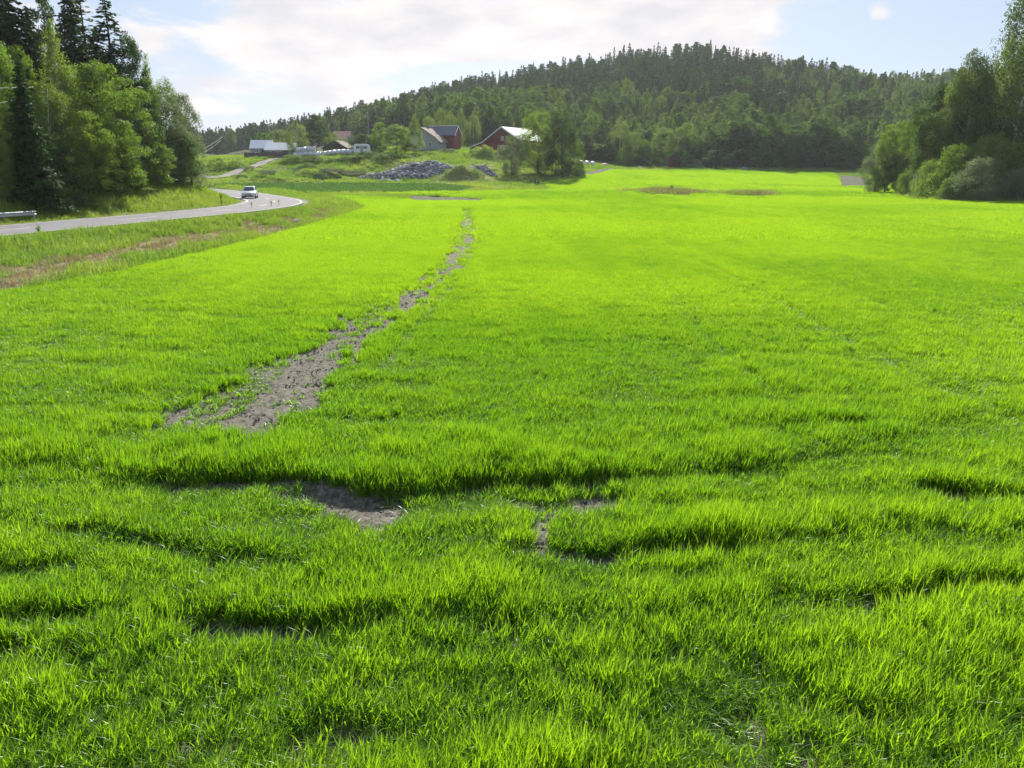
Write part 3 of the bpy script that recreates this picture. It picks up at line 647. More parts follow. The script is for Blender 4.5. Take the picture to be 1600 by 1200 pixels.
def leafy(seed, H, Rd, base, shape, ncl, per, size, clr, bark, mat, weep=0., tr=.16, limbs=14, hollow=.55, name='tree'):
    # trunk with limbs, and a crown of many small leaves gathered in clumps round the limb ends
    r = np.random.default_rng(seed); t = r.beta(1.15, 1.1, ncl); ang = r.uniform(0, 6.283, ncl)
    lob = 1 + .28 * np.sin(ang * 2 + r.uniform(0, 6)) * r.uniform(.4, 1) + .18 * np.sin(ang * 3 + t * 9 + r.uniform(0, 6))
    rad = prof(shape, t) * Rd * lob * (hollow + (1 - hollow) * np.sqrt(r.random(ncl))); z = base + t * (H - base) * .97
    bend = np.array([r.normal(0, .02), r.normal(0, .02)]) * H
    C = np.stack([rad * np.cos(ang) + bend[0] * (z / H)**2, rad * np.sin(ang) + bend[1] * (z / H)**2, z], 1)
    cs = clr * r.uniform(.55, 1.3, ncl) * (0.55 + .45 * prof(shape, t)); cnt = np.maximum((per * (cs / clr)**1.6).astype(int), 5)
    ci = np.repeat(np.arange(ncl), cnt); n = len(ci); d = r.normal(size=(n, 3)); d /= np.linalg.norm(d, axis=1)[:, None]; q = r.random(n)**.42
    off = d * (q * cs[ci])[:, None] * np.array([1.1, 1.1, .62]); P = C[ci] + off
    if weep: P[:, 2] -= weep * r.random(n)**1.5 * (0.4 + q)
    P[:, 2] = np.maximum(P[:, 2], .15)
    out = np.stack([np.cos(ang), np.sin(ang), np.full(ncl, .4)], 1)[ci]
    nrm = d * .6 + out * .25 + r.normal(size=(n, 3)) * .75 + np.array([0, 0, .35])
    crown = mesh_np(name + '_crown', leafcards(P, size, nrm, r, .62), quads(n), mat)
    m = MB(); top = H * .9; zs = np.linspace(-.3, top, 7); px_ = [(bend[0] * (max(q, 0) / H)**2 + r.normal(0, .004) * H * (q > .5), bend[1] * (max(q, 0) / H)**2 + r.normal(0, .004) * H * (q > .5), q) for q in zs]
    m.tube(px_, [tr * (1 - .9 * max(q, 0) / top) + .012 for q in zs], 7)
    for i in r.permutation(ncl)[:limbs]:
        e = C[i]; zb = max(base * .5, e[2] - rad[i] * .9 - .3); zb = min(zb, top * .93); b0 = np.array([bend[0] * (zb / H)**2, bend[1] * (zb / H)**2, zb]); mid = b0 * .5 + e * .5 + np.array([0, 0, -.08 * rad[i]])
        k = tr * .4 * (1 - .6 * zb / top); m.tube([b0, mid, e], [k, k * .6, k * .2 + .004], 4, False)
    return m.mesh(name + '_trunk', bark, True), crown
def conifer(seed, H, Rd, base, nwh, nb, per, size, bark, mat, droop=.35, tr=.17, openness=0., shape=1.0, name='spruce'):
    # whorls of drooping branches carrying hanging needle sprays
    r = np.random.default_rng(seed); P = []; NR = []; m = MB(); zs = np.linspace(-.3, H * .985, 6); m.tube([(0, 0, q) for q in zs], [tr * (1 - .95 * max(q, 0) / H) + .01 for q in zs], 6)
    for i in range(nwh):
        t = (i + r.uniform(-.3, .3)) / nwh; t = min(max(t, 0), .995); z = base + t * (H - base); L0 = Rd * (1 - t)**shape * r.uniform(.8, 1.12) + .22; z0 = z
        for k in range(max(3, int(nb * (1 - .45 * t)))):
            if r.random() < openness: continue
            z = z0 + r.uniform(-.8, .8) * (H - base) / nwh
            a = r.uniform(0, 6.283); L_ = L0 * r.uniform(.6, 1.12); npt = max(3, int(per * L_ / Rd * 1.3)); s = r.random(npt)**.75
            sag = -droop * L_ * (s**1.3) + .16 * L_ * np.maximum(s - .72, 0)
            x = np.cos(a) * L_ * s; y = np.sin(a) * L_ * s; w = (.16 * L_ * (1 - s * .6) + .05) * r.normal(size=npt)
            P.append(np.stack([x - np.sin(a) * w, y + np.cos(a) * w, z + sag - r.random(npt) * .13 * L_], 1)); NR.append(np.stack([.35 * np.cos(a) + r.normal(size=npt) * .35, .35 * np.sin(a) + r.normal(size=npt) * .35, np.ones(npt) * .8 + r.normal(size=npt) * .3], 1))
            if r.random() < .3: m.tube([(0, 0, z), (np.cos(a) * L_ * .5, np.sin(a) * L_ * .5, z - droop * L_ * .4), (np.cos(a) * L_ * .95, np.sin(a) * L_ * .95, z - droop * L_ * .9)], [tr * .2 * (1 - t) + .008, tr * .12 * (1 - t) + .006, .004], 3, False)
    P.append(np.stack([r.normal(0, .04, 14), r.normal(0, .04, 14), H - r.random(14) * .9], 1)); NR.append(r.normal(size=(14, 3)))
    P = np.concatenate(P); NR = np.concatenate(NR)
    return m.mesh(name + '_trunk', bark, True), mesh_np(name + '_crown', leafcards(P, size, NR, r, .5), quads(len(P)), mat)

KIND = {}
def kinds():
    K = KIND
    # unit sizes are real metres; things are scaled a little to fit
    K['broad'] = [(leafy(300 + i, 12, 3.4, .7, ('egg', 'oval', 'egg')[i], 150, 170, .20, .92, MT['bark'], MT['broad'], .2, name='leafy_tree'), 12) for i in range(3)]
    K['birch'] = [(leafy(310 + i, 15, 2.7, 1.8, ('egg', 'column', 'cone')[i], 175, 130, .17, .75, MT['birchbark'], MT['birch'], 1.3, tr=.15, name='birch'), 15) for i in range(3)]
    K['tallbirch'] = [(leafy(320 + i, 26, 4.3, 6.0, 'egg', 240, 120, .26, 1.05, MT['birchbark'], MT['weeping'], 3.2, tr=.24, limbs=40, hollow=.3, name='birch'), 26) for i in range(2)]
    K['alder'] = [(leafy(330 + i, 11, 3.0, .8, ('oval', 'egg')[i], 150, 150, .19, .88, MT['bark'], MT['darkleaf'], .2, name='alder'), 11) for i in range(2)]
    K['willow'] = [(leafy(340 + i, 9, 3.3, .3, ('dome', 'oval')[i], 130, 170, .18, .95, MT['bark'], MT['willow'], .5, name='willow'), 9) for i in range(2)]
    K['bush'] = [(leafy(350 + i, 4.5, 3.0, .0, 'dome', 100, 150, .16, .85, MT['bark'], MT[('broad', 'darkleaf', 'broad')[i]], .2, tr=.07, name='bush'), 4.5) for i in range(3)]
    K['greybush'] = [(leafy(360 + i, 4.5, 3.0, .0, 'dome', 110, 170, .15, .8, MT['bark'], MT['willow'], .3, tr=.07, name='bush'), 4.5) for i in range(2)]
    K['spruce'] = [(conifer(370 + i, 18, 3.1, .4, 54, 16, 40, .38, MT['bark'], MT['spruce'], .42, shape=.85, name='spruce'), 18) for i in range(2)]
    K['thinspruce'] = [(conifer(380 + i, 18, 2.5, 1.5, 46, 13, 26, .34, MT['bark'], MT['spruce'], .3, openness=.2, shape=.85, name='spruce'), 18) for i in range(2)]
    K['pine'] = [(leafy(390 + i, 19, 2.6, 6.5, 'pine', 90, 130, .26, .9, MT['pinebark'], MT['pine'], 0, tr=.19, limbs=40, name='pine'), 19) for i in range(2)]
    # smaller face counts for the far wood
    K['fspruce'] = [(conifer(400 + i, 18, 3.3, .4, 26, 10, 14, .85, MT['bark'], MT['spruce'], .42, shape=.8, name='spruce'), 19) for i in range(3)]
    K['fpine'] = [(leafy(410 + i, 17, 2.5, 3.0, ('cone', 'egg', 'egg')[i], 100, 36, .62, 1.0, MT['pinebark'], MT['pine'], 0, limbs=14, tr=.2, name='pine'), 18) for i in range(3)]
    K['fbirch'] = [(leafy(420 + i, 14, 2.6, .6, ('egg', 'column', 'cone')[i], 90, 52, .5, .95, MT['bark'], MT['farleaf'], .8, limbs=8, name='birch'), 14) for i in range(3)]
    K['fbroad'] = [(leafy(430 + i, 12, 3.5, .5, ('oval', 'egg', 'dome')[i], 100, 60, .46, 1.1, MT['bark'], MT['farbroad'], .2, limbs=8, name='leafy_tree'), 12) for i in range(3)]
    K['falder'] = [(leafy(440 + i, 12, 3.2, .3, ('oval', 'egg')[i], 90, 60, .5, 1.2, MT['bark'], MT['darkleaf'], .2, limbs=8, name='alder'), 12) for i in range(2)]
kinds()
NAMES = {'broad': ('leafy_tree', 'tree'), 'birch': ('birch_tree', 'tree'), 'tallbirch': ('birch_tree', 'tree'), 'alder': ('alder_tree', 'tree'), 'willow': ('willow_tree', 'tree'), 'bush': ('bush', 'bush'), 'greybush': ('bush', 'bush'),
         'spruce': ('spruce_tree', 'tree'), 'thinspruce': ('spruce_tree', 'tree'), 'pine': ('pine_tree', 'tree'), 'fspruce': ('spruce_tree', 'tree'), 'fpine': ('pine_tree', 'tree'), 'fbirch': ('birch_tree', 'tree'), 'fbroad': ('leafy_tree', 'tree'), 'falder': ('alder_tree', 'tree')}
TREES = []
def tree(kind, px, Y, top, wpx, label, group=None, var=None):
    # stands at column px, Y metres away, its tip at picture height top, crown about wpx wide
    x, y, z = spot(px, Y); H = max(float(at(px, top, Y)[2]) - z, 1.0)
    lst = KIND[kind]; v = (len(TREES) if var is None else var) % len(lst); (tr, cr), h0 = lst[v]
    nm, cat = NAMES[kind]; e = thing(nm, label, cat, (x, y, z), random.uniform(0, 6.28), group)
    w0 = np.ptp(np.array([c.co[:2] for c in cr.vertices[::9]] if False else _ext(cr)))
    sx = wpx * Y * cp / F / w0 if wpx else H / h0
    e.scale = (sx, sx, H / h0)
    link('trunk' if cat == 'tree' else 'stems', tr, e); link('crown' if cat == 'tree' else 'foliage', cr, e); TREES.append(e); return e
_E = {}
def _ext(me):
    if me.name not in _E:
        a = np.empty(len(me.vertices) * 3, np.float32); me.vertices.foreach_get('co', a); a = a.reshape(-1, 3); q = np.percentile(np.hypot(a[:, 0], a[:, 1]), 96); _E[me.name] = np.array([-q, q])
    return _E[me.name]

GL, GR, GF = 'trees on the bank beyond the road', 'trees at the right edge of the field', 'trees around the farm'
for a in [
    # left bank, back row
    ('spruce', -25, 92, -90, 70, 'dark spruce at far left behind the row, its top cut off by the photo'), ('spruce', 12, 90, -60, 62, 'tall dark spruce in the top left corner behind yellowish trees'), ('spruce', 52, 88, -40, 66, 'tall dark spruce right of the one in the top left corner'),
    ('spruce', 30, 94, -30, 60, 'dark spruce between the two tall ones in the top left corner'), ('spruce', 78, 94, 10, 50, 'dark spruce with a hidden foot left of the open crowned pine'), ('spruce', 178, 92, 40, 44, 'shorter dark spruce between the thin one and the pointed one'), ('pine', 106, 92, -25, 46, 'open crowned pine rising behind the tall pale birch'), ('spruce', 140, 86, -45, 44, 'narrow black looking spruce right of the tall pale birch'), ('thinspruce', 160, 90, -20, 52, 'thin see-through spruce just right of the narrow black one'),
    ('thinspruce', 197, 88, -2, 58, 'pointed spruce whose tip just touches the top of the photo, rightmost conifer'), ('alder', 222, 92, 46, 50, 'dark leafy tree at the right foot of the pointed spruce'), ('birch', 246, 94, 76, 40, 'airy birch top standing out against the sky right of the spruces'),
    ('alder', 240, 90, 118, 46, 'dark rounded tree below the airy birch top'),
    # left bank, front row
    ('broad', -30, 66, 90, 90, 'yellowish leafy tree cut by the left edge of the photo'), ('broad', 12, 72, 52, 74, 'yellow green leafy tree under the dark spruces in the corner'), ('broad', 46, 76, 62, 60, 'leafy tree behind the dark front spruce'),
    ('spruce', 58, 64, 96, 62, 'dark spruce standing in front of the leafy trees near the guardrail end'), ('birch', 112, 74, 20, 66, 'tall pale birch with a narrow tip, tallest of the front row'), ('birch', 88, 70, 120, 60, 'lower birch between the front spruce and the tall pale birch'),
    ('broad', 168, 78, 90, 74, 'broad leafy tree right of the tall pale birch'), ('broad', 206, 82, 116, 66, 'round leafy tree in the middle of the front row'), ('broad', 140, 72, 168, 66, 'leafy tree in front of the tall pale birch, right side'),
    ('broad', 190, 76, 184, 70, 'low spreading leafy tree over the verge'), ('alder', 226, 84, 170, 56, 'dark leafy tree between the round tree and the silvery end trees'),
    ('birch', 276, 100, 113, 44, 'slim birch with a pointed tip rising out of the silvery end trees'), ('willow', 268, 94, 142, 66, 'silvery green tree near the right end of the row'), ('willow', 300, 99, 142, 46, 'silvery tree at the very right end of the row, above the bend'),
    ('alder', 288, 95, 200, 50, 'dark low tree at the foot of the silvery end trees'), ('broad', 246, 86, 222, 50, 'small bright leafy tree reaching over the verge near the bend'),
    ('alder', 20, 66, 190, 80, 'dark tree in deep shade left of the front spruce'), ('broad', 5, 62, 172, 46, 'small bright leafy tree at the left edge below the wires'), ('alder', 92, 68, 208, 60, 'dark tree right of the front spruce foot')]:
    tree(a[0], a[1], a[2] * .9, a[3], a[4] * (2.2 if 'spruce' in a[0] and a[2] > 80 else 1.3), a[5], GL)
for a in [('bush', 30, 64, 268, 56, 'dark bush under the trees behind the guardrail'), ('bush', 80, 66, 262, 50, 'dark bush at the foot of the front spruce'), ('bush', 126, 66, 298, 24, 'bright green bush alone on the verge left of the low tree'), ('bush', 150, 72, 270, 52, 'dark bush under the front row middle'),
          ('bush', 200, 77, 262, 56, 'bush under the low spreading tree'), ('bush', 146, 67, 306, 12, 'small sapling bush on the verge right of the bright green bush'), ('bush', 240, 88, 262, 40, 'leafy bush on the bank near the bend'), ('bush', 100, 65, 305, 22, 'low pale bush on the verge below the dark tree'), ('bush', 270, 94, 262, 40, 'dark bush below the silvery end trees')]:
    tree(a[0], a[1], a[2] * .925, a[3], a[4] * 1.35, a[5], 'bushes on the bank beyond the road')
for a in [
    ('tallbirch', 1573, 112, -70, 100, 'very tall weeping birch with a pale trunk, its top cut off by the photo', 0), ('tallbirch', 1612, 118, -20, 80, 'weeping birch cut by the right edge of the photo', 1), ('tallbirch', 1500, 118, 70, 66, 'weeping birch left of the very tall one, its head bent to the left', 1),
    ('birch', 1552, 118, 28, 56, 'tall birch pressed against the left side of the very tall one', 0), ('birch', 1480, 120, 104, 70, 'dense birch below the bent birch', 0), ('birch', 1540, 124, 100, 70, 'birch filling the gap left of the very tall birch trunk', 1), ('alder', 1452, 124, 126, 56, 'dark leafy tree on the left shoulder of the right hand group', 0), ('birch', 1440, 128, 160, 50, 'birch left of the dark shoulder tree', 0),
    ('broad', 1425, 134, 182, 46, 'leafy tree stepping down towards the field corner', 0), ('broad', 1404, 138, 186, 40, 'slim leafy tree with lit left side near the field corner', 1), ('broad', 1382, 142, 192, 42, 'leafy tree second from the field corner', 2), ('willow', 1366, 144, 222, 38, 'grey green tree standing at the field corner, leftmost of the right hand group', 1),
    ('alder', 1400, 139, 238, 40, 'low dark tree at the field corner foot', 1), ('alder', 1470, 122, 170, 64, 'dark tree behind the sloping bushes', 1), ('alder', 1510, 122, 150, 70, 'dark tree between the two weeping birches', 0), ('thinspruce', 1592, 114, 178, 40, 'small spruce right of the very tall birch trunk', 0), ('alder', 1600, 122, 130, 66, 'dark leafy tree at the right edge behind the small spruce', 1)]:
    tree(*a[:4], a[4] * 1.25, a[5], GR, a[6])
for a in [('bush', 1544, 110, 206, 96, 'tall bright bush in the right hand thicket', 0), ('greybush', 1531, 105, 245, 92, 'large grey green willow bush at the field edge', 0), ('bush', 1592, 110, 220, 70, 'bright bush at the right edge above the grey one', 2), ('greybush', 1598, 104, 258, 52, 'grey green bush cut by the right edge of the photo', 1),
          ('bush', 1492, 112, 224, 70, 'bright bush on the slope left of the tall bright bush', 2), ('bush', 1460, 116, 244, 60, 'bush lower down the slope of the thicket', 0), ('greybush', 1446, 120, 262, 52, 'greyish bush near the grassy point of the thicket', 1), ('bush', 1420, 128, 266, 42, 'bush at the foot of the trees by the field corner', 0), ('bush', 1488, 107, 276, 40, 'low bright bush at the grassy edge', 2),
          ('bush', 1640, 108, 235, 90, 'bush just outside the right edge', 0)]:
    if a[1] < 1625: tree(*a[:4], a[4] * 1.2, a[5], 'bushes in the right hand thicket', a[6])
for a in [('broad', 841, 186, 172, 52, 'left one of the two big trees in front of the barn end', 0), ('alder', 877, 184, 166, 50, 'right one of the two big trees in front of the barn end', 1), ('willow', 800, 180, 209, 42, 'round dense tree in front of the barn gable', 1), ('birch', 899, 190, 214, 24, 'small tree at the right side of the two big trees', 0), ('bush', 868, 182, 240, 56, 'dark bush under the two big trees', 1),
          ('pine', 495, 216, 178, 32, 'tall dark pine in the farmyard above the white bales', 0), ('birch', 465, 218, 186, 34, 'leafy tree left of the farmyard pine', 1), ('broad', 520, 226, 206, 18, 'small yellowish tree right of the farmyard pine', 1), ('broad', 593, 212, 189, 24, 'round topped tree behind the dense one by the white house', 0), ('broad', 620, 205, 193, 42, 'dense round tree left of the white house', 2),
          ('alder', 566, 214, 208, 36, 'dark hedge tree behind the caravan', 0), ('alder', 586, 214, 212, 28, 'dark tree between caravan and dense round tree', 1), ('birch', 648, 214, 176, 24, 'thin airy birch in front of the white house', 2), ('broad', 537, 232, 216, 20, 'small tree by the garage gable', 1), ('birch', 440, 240, 200, 36, 'birch behind the white roofed sheds', 0), ('fbroad', 412, 246, 206, 34, 'leafy tree behind the left shed roof', 0)]:
    tree(*a[:4], a[4] * 1.2, a[5], GF, a[6])
for i, (px, Y, top, wpx) in enumerate([(690, 262, 165, 22), (704, 264, 170, 22), (722, 263, 166, 26), (672, 266, 178, 24), (740, 268, 172, 26)]):
    tree('birch', px, Y, top, wpx, 'pale birch standing in the clump behind the red house', 'birches behind the red house', i % 3)
for i, (px, Y, top, wpx, lab) in enumerate([(455, 196, 241, 46, 'dark bush above the gravel track end'), (490, 196, 244, 44, 'dark bush on the farm bank below the pine'), (480, 188, 254, 34, 'bush low on the farm bank'), (520, 196, 248, 36, 'bush on the farm bank below the bales'), (572, 196, 236, 48, 'bright bush below the caravan'),
                                    (606, 194, 238, 50, 'broad bush below the dense round tree'), (630, 196, 246, 40, 'bush right of the broad bush on the bank'), (545, 196, 246, 40, 'bush between the bales and the bright bush'), (340, 186, 246, 36, 'bush left of the board wall'), (370, 190, 250, 36, 'bush under the board wall'), (378, 172, 277, 26, 'low dark bush by the potato field, left'), (412, 170, 277, 34, 'low dark bush by the potato field, right'), (632, 166, 276, 10, 'tiny bush in front of the stone heap'),
                                    (700, 218, 232, 36, 'low bush on the rise before the red house'), (670, 214, 236, 30, 'low bush below the white house'), (390, 186, 262, 22, 'small bush beside the gravel track'), (500, 172, 270, 30, 'bush on the grassy hummock'), (905, 186, 252, 22, 'pale bush at the foot of the two big trees'), (1049, 134, 296, 9, 'little green shrub on the weedy island')]):
    tree('bush', px, Y, top, wpx, lab, 'bushes on the farm bank', i % 3)
# the edge of the wood along the back of the field
for px, Y, top, wpx, k, lab in [(1035, 256, 198, 50, 'broad', 'round sunlit tree at the wood edge behind the field'), (992, 258, 205, 40, 'broad', 'round tree left of the big sunlit one at the wood edge'), (968, 262, 180, 36, 'birch', 'tall rounded tree at the wood edge above the orange sheet'), (1070, 262, 190, 38, 'broad', 'leafy tree just right of the round sunlit one'),
        (1064, 246, 229, 24, 'falder', 'small cone shaped tree before the red shed'), (1112, 247, 234, 30, 'falder', 'small dark tree right of the red shed'), (1086, 244, 248, 22, 'greybush', 'pale bush in front of the red shed'), (1140, 250, 240, 22, 'falder', 'small dark tree left of the blue sheet'), (1008, 250, 222, 30, 'bush', 'bush left below the round sunlit tree'), (975, 252, 226, 28, 'bush', 'bush by the orange sheet')]:
    tree(k, px, Y, top, wpx, lab, 'trees at the foot of the wooded hill')
_e = np.random.default_rng(77)
for i in range(46):   # dark leafy front of the wood
    px = 905 + i * 10.2 + _e.uniform(-4, 4); 
    if px > 1350: px = 905 + _e.uniform(0, 440)
    Y = 263 + _e.uniform(0, 12) - (px - 905) * .018; top = np.interp(px, [900, 1000, 1100, 1180, 1260, 1360], [205, 208, 196, 186, 186, 200]) + _e.uniform(-12, 22)
    k = ('falder', 'fbroad', 'falder', 'fbirch')[i % 4]
    seg = 'left of the red shed' if px < 1050 else ('behind the red shed' if px < 1150 else 'right of the red shed')
    tree(k, px, Y, top, _e.uniform(34, 50), 'shaded leafy tree in the front row of the wood ' + seg, 'front row of the wood ' + seg)

def build_forest():
    ms = []; idx = {}
    for k in ('fspruce', 'fpine', 'fbirch', 'fbroad', 'falder'):
        idx[k] = []
        for (tr, cr), h in KIND[k]:
            a = np.empty(len(tr.vertices) * 3, np.float32); tr.vertices.foreach_get('co', a); b = np.empty(len(cr.vertices) * 3, np.float32); cr.vertices.foreach_get('co', b)
            me = bpy.data.meshes.new('wood_tree'); nv = len(a) // 3
            fs = [tuple(p.vertices) for p in tr.polygons] + [tuple(v + nv for v in p.vertices) for p in cr.polygons]
            me.from_pydata(np.concatenate([a, b]).reshape(-1, 3).tolist(), [], fs); me.materials.append(tr.materials[0]); me.materials.append(cr.materials[0])
            mi = np.zeros(len(fs), np.int32); mi[len(tr.polygons):] = 1; me.polygons.foreach_set('material_index', mi); me.update(); idx[k].append((len(ms), h)); ms.append(me)
    r = np.random.default_rng(9); y = np.sqrt(r.uniform(262**2, 640**2, 26000)); u = r.uniform(-.66, .85, 26000); x = u * y
    # keep trees apart
    cell = {}; keep = []
    for i in range(len(x)):
        dmin = 3.9 + .004 * (y[i] - 260); c = (int(x[i] // 5.5), int(y[i] // 5.5)); ok = True
        for a in (-1, 0, 1):
            for b in (-1, 0, 1):
                for j in cell.get((c[0] + a, c[1] + b), ()):
                    if (x[i] - x[j])**2 + (y[i] - y[j])**2 < dmin * dmin: ok = False
        if ok: cell.setdefault(c, []).append(i); keep.append(i)
    x, y = x[keep], y[keep]; z = T(x, y); px, py = proj(x, y, z)
    fm = np.interp(px, [300, 420, 560, 640, 700, 760, 840, 900, 1000, 1350, 1450, 1700], [440, 420, 345, 305, 285, 276, 274, 274, 276, 274, 262, 262])
    k = (y > fm) & (px > 230); x, y, z, px, py = x[k], y[k], z[k], px[k], py[k]
    n = len(x); P = np.stack([x, y, z - .2], 1); nz = fbm(x * .02, y * .02, 3); q = r.random(n)
    I = np.zeros(n, int); Hs = np.ones(n); 
    crest = np.interp(px, [300, 600, 860, 1000, 1100, 1300, 1700], [600, 530, 495, 485, 480, 470, 460]); rel = (y - 270) / (crest - 270)
    for i in range(n):
        rg = sstep(1220, 1330, px[i]); pc = np.clip((rel[i] - (.10 if px[i] < 940 else .28) + (nz[i] - .5) * .9) * 3.2, .06, .97) * (1 - .75 * rg)
        if px[i] < 700: pc = max(pc * .8, .35)
        if q[i] < pc: k = 'fspruce' if r.random() < .62 else 'fpine'; h = r.uniform(12.5, 16.5) if rel[i] > .3 else r.uniform(12, 17)
        else:
            k = 'fbirch' if r.random() < .72 else ('fbroad' if r.random() < .6 else 'falder'); h = r.uniform(10, 15)
        if rel[i] > 1.0 and px[i] < 560: h *= .85
        v, h0 = idx[k][r.integers(len(idx[k]))]; I[i] = v; Hs[i] = h / h0
    rot = np.stack([r.normal(0, .03, n), r.normal(0, .03, n), r.uniform(0, 6.28, n)], 1); w = Hs * r.uniform(.85, 1.2, n)
    print('wood trees', n)
    scatter('hill_wood', P, rot, np.stack([w, w, Hs], 1), I, r.random(n), ms, 'dense mixed wood of conifers and birches covering the hill', 'wood')
build_forest()

# ------------------------------------------------------------------ potato rows
def build_potato():
    ms = []
    for i in range(4):
        r = np.random.default_rng(500 + i); n = 60; d = r.normal(size=(n, 3)); d /= np.linalg.norm(d, axis=1)[:, None]; q = r.random(n)**.4
        P = d * q[:, None] * np.array([.42, .42, .28]); P[:, 2] = np.abs(P[:, 2]) + .05
        ms.append(mesh_np('potato_plant', leafcards(P, .17, d + np.array([0, 0, .9]), r, .7), quads(n), MT['potato']))
    Pn = []
    for row in np.arange(132, 176, .95):
        for x in np.arange(-62, -2, .5):
            Pn.append((x + rng.normal(0, .06), row + (x + 30) * .12 + rng.normal(0, .05)))
    Pn = np.array(Pn); z = T(Pn[:, 0], Pn[:, 1]); px, py = proj(Pn[:, 0], Pn[:, 1], z); d, _, _ = dpoly(Pn[:, 0], Pn[:, 1], ROADC)
    k = inpoly(px, py, POTATO) & (d > 5); Pn = Pn[k]; z = z[k]; n = len(Pn); s = rng.uniform(.75, 1.25, n)
    scatter('potato_crop', np.c_[Pn, z], np.c_[np.zeros((n, 2)), rng.uniform(0, 6.28, n)], np.stack([s, s, s], 1), rng.integers(0, 4, n), rng.random(n), ms, 'dark green potato rows beyond the road bend', 'potato field')
build_potato()

# ------------------------------------------------------------------ stone heap
def build_heap():
    r = np.random.default_rng(21); clouds = []
    for cx, hw, hd, h, n, Y in ((672, 10.5, 3.6, 2.7, 900, 176), (630, 9.5, 2.6, 1.3, 420, 173), (748, 4.0, 2.6, 2.2, 220, 177)):
        ox, oy, oz = spot(cx, Y)
        for _ in range(n):
            a = r.uniform(-1, 1); b = r.uniform(-1, 1)
            if a * a + b * b > 1: continue
            hh = h * (1 - (a * a + b * b))**.8 * (.8 + .4 * vnoise(np.array(a * 3 + cx), np.array(b * 3)))
            x, y = ox + a * hw, oy + b * hd; clouds.append(stone(r, r.uniform(.22, .5)) + np.array([x, y, float(T(x, y)) + hh]))
    me = hull_mesh('stone_heap', clouds, MT['rubble']); 
    mb = MB()
    tag(link('stone_heap', me), 'long heap of broken grey stones below the farm', 'stone heap', kind='stuff')
    # earth core under the stones
    for i, (px, Y, s, lab) in enumerate([(597, 168, .75, 'large pale boulder at the left foot of the stone heap'), (607, 167.5, .65, 'pale boulder second from the left at the heap foot'), (621, 167, .6, 'pale boulder right of the pair at the heap foot'), (465, 88, .28, 'small white stone lying on the dry verge by the bend')]):
        x, y, z = spot(px, Y) if i < 3 else ground(465, 347.5); o = link('boulder', hull_mesh('boulder', [stone(r, s)], MT['palestone']), None, (x, y, z + s * .35)); tag(o, lab, 'boulder')
build_heap()
def core():
    # rubble body of the heap so no daylight shows between the stones
    V = []; Q = []
    for cx, hw, hd, h, Y in ((672, 10.3, 3.5, 2.55, 176), (630, 9.3, 2.5, 1.2, 173), (748, 3.9, 2.5, 2.05, 177)):
        ox, oy, oz = spot(cx, Y); o = len(V); n = 24
        for i in range(n + 1):
            for j in range(n + 1):
                a = -1 + 2 * i / n; b = -1 + 2 * j / n; q = max(1 - a * a - b * b, 0); x, y = ox + a * hw, oy + b * hd; V.append((x, y, float(T(x, y)) - .15 + h * q**.8))
        for i in range(n):
            for j in range(n): k = o + i * (n + 1) + j; Q.append((k, k + n + 1, k + n + 2, k + 1))
    tag(link('rubble', mesh_np('rubble', V, np.array(Q), simple('rubble_dust', (.17, .165, .17), .95, var=.5, scale=4, bump=.5))), 'grey rubble body of the long heap under the loose stones', 'stone heap', kind='stuff')
core()

# ------------------------------------------------------------------ farm buildings
def window(parent, x, y, z, w, h, face='front'):
    m = MB(); t = .09
    if face == 'front':
        for dx, dz, ww, hh in ((-w / 2, 0, t, h + t), (w / 2, 0, t, h + t), (0, h / 2, w - t, t), (0, -h / 2, w - t, t), (0, 0, .05, h - t)): m.box((x + dx, y - .04, z + dz), (ww, .1, hh))
        f = m.build('window', MT['trim'], parent); MB().box((x, y - .012, z), (w - t, .03, h - t)).build('pane', MT['glass'], f)
    return f
def roof_slab(a, b, y0, y1, th=.16):
    # a sloping roof sheet from eave a to ridge b (x,z), along y
    m = MB(); dx, dz = b[0] - a[0], b[1] - a[1]; L_ = math.hypot(dx, dz); nx, nz = -dz / L_, dx / L_
    if nz < 0: nx, nz = -nx, -nz
    return m.prism([(a[0], a[1]), (b[0], b[1]), (b[0] + nx * th, b[1] + nz * th), (a[0] + nx * th, a[1] + nz * th)], y0, y1)
def barn():
    x, y, z = spot(776, 226); e = thing('barn', 'big red barn with a long low left roof slope and pale metal roofing', 'barn', (x, y, z - .6), R(-28))
    # gable profile in x,z: left catslide end, break, ridge, right eave
    Pf = [(-8.2, 0), (-8.2, 2.6), (-4.2, 3.9), (1.6, 7.7), (6.6, 4.6), (6.6, 0)]
    MB().prism(Pf, 0, 15).build('wall', MT['redwood'], e)
    rf = MB()
    for a, b in (((-8.7, 2.55), (-4.2, 3.98)), ((-4.2, 3.98), (1.6, 7.78)), ((7.2, 4.32), (1.6, 7.78))): r_ = roof_slab(a, b, -.5, 15.5); rf.add(r_.v, r_.f)
    rf.build('roof', MT['tin'], e)
    tm = MB()
    for a, b in (((-8.7, 2.42), (-4.2, 3.85)), ((-4.2, 3.85), (1.6, 7.62)), ((7.2, 4.16), (1.6, 7.62))):
        r_ = roof_slab(a, b, -.56, -.52, .2); tm.add(r_.v, r_.f)
    tm.build('barge_board', MT['trim'], e)
    window(e, 1.8, 0, 4.9, .7, 1.0)
    d = MB().box((2.0, -.05, 1.5), (3.0, .1, 3.0)).build('door', MT['redwood'], e); mb = MB()
    fp = [(.44, 0), (.56, 0), (.56, 3.0), (3.44, 3.0), (3.44, 0), (3.56, 0), (3.56, 3.12), (.44, 3.12)]
    mb.prism(fp, -.16, -.11).build('frame', MT['trim'], d)
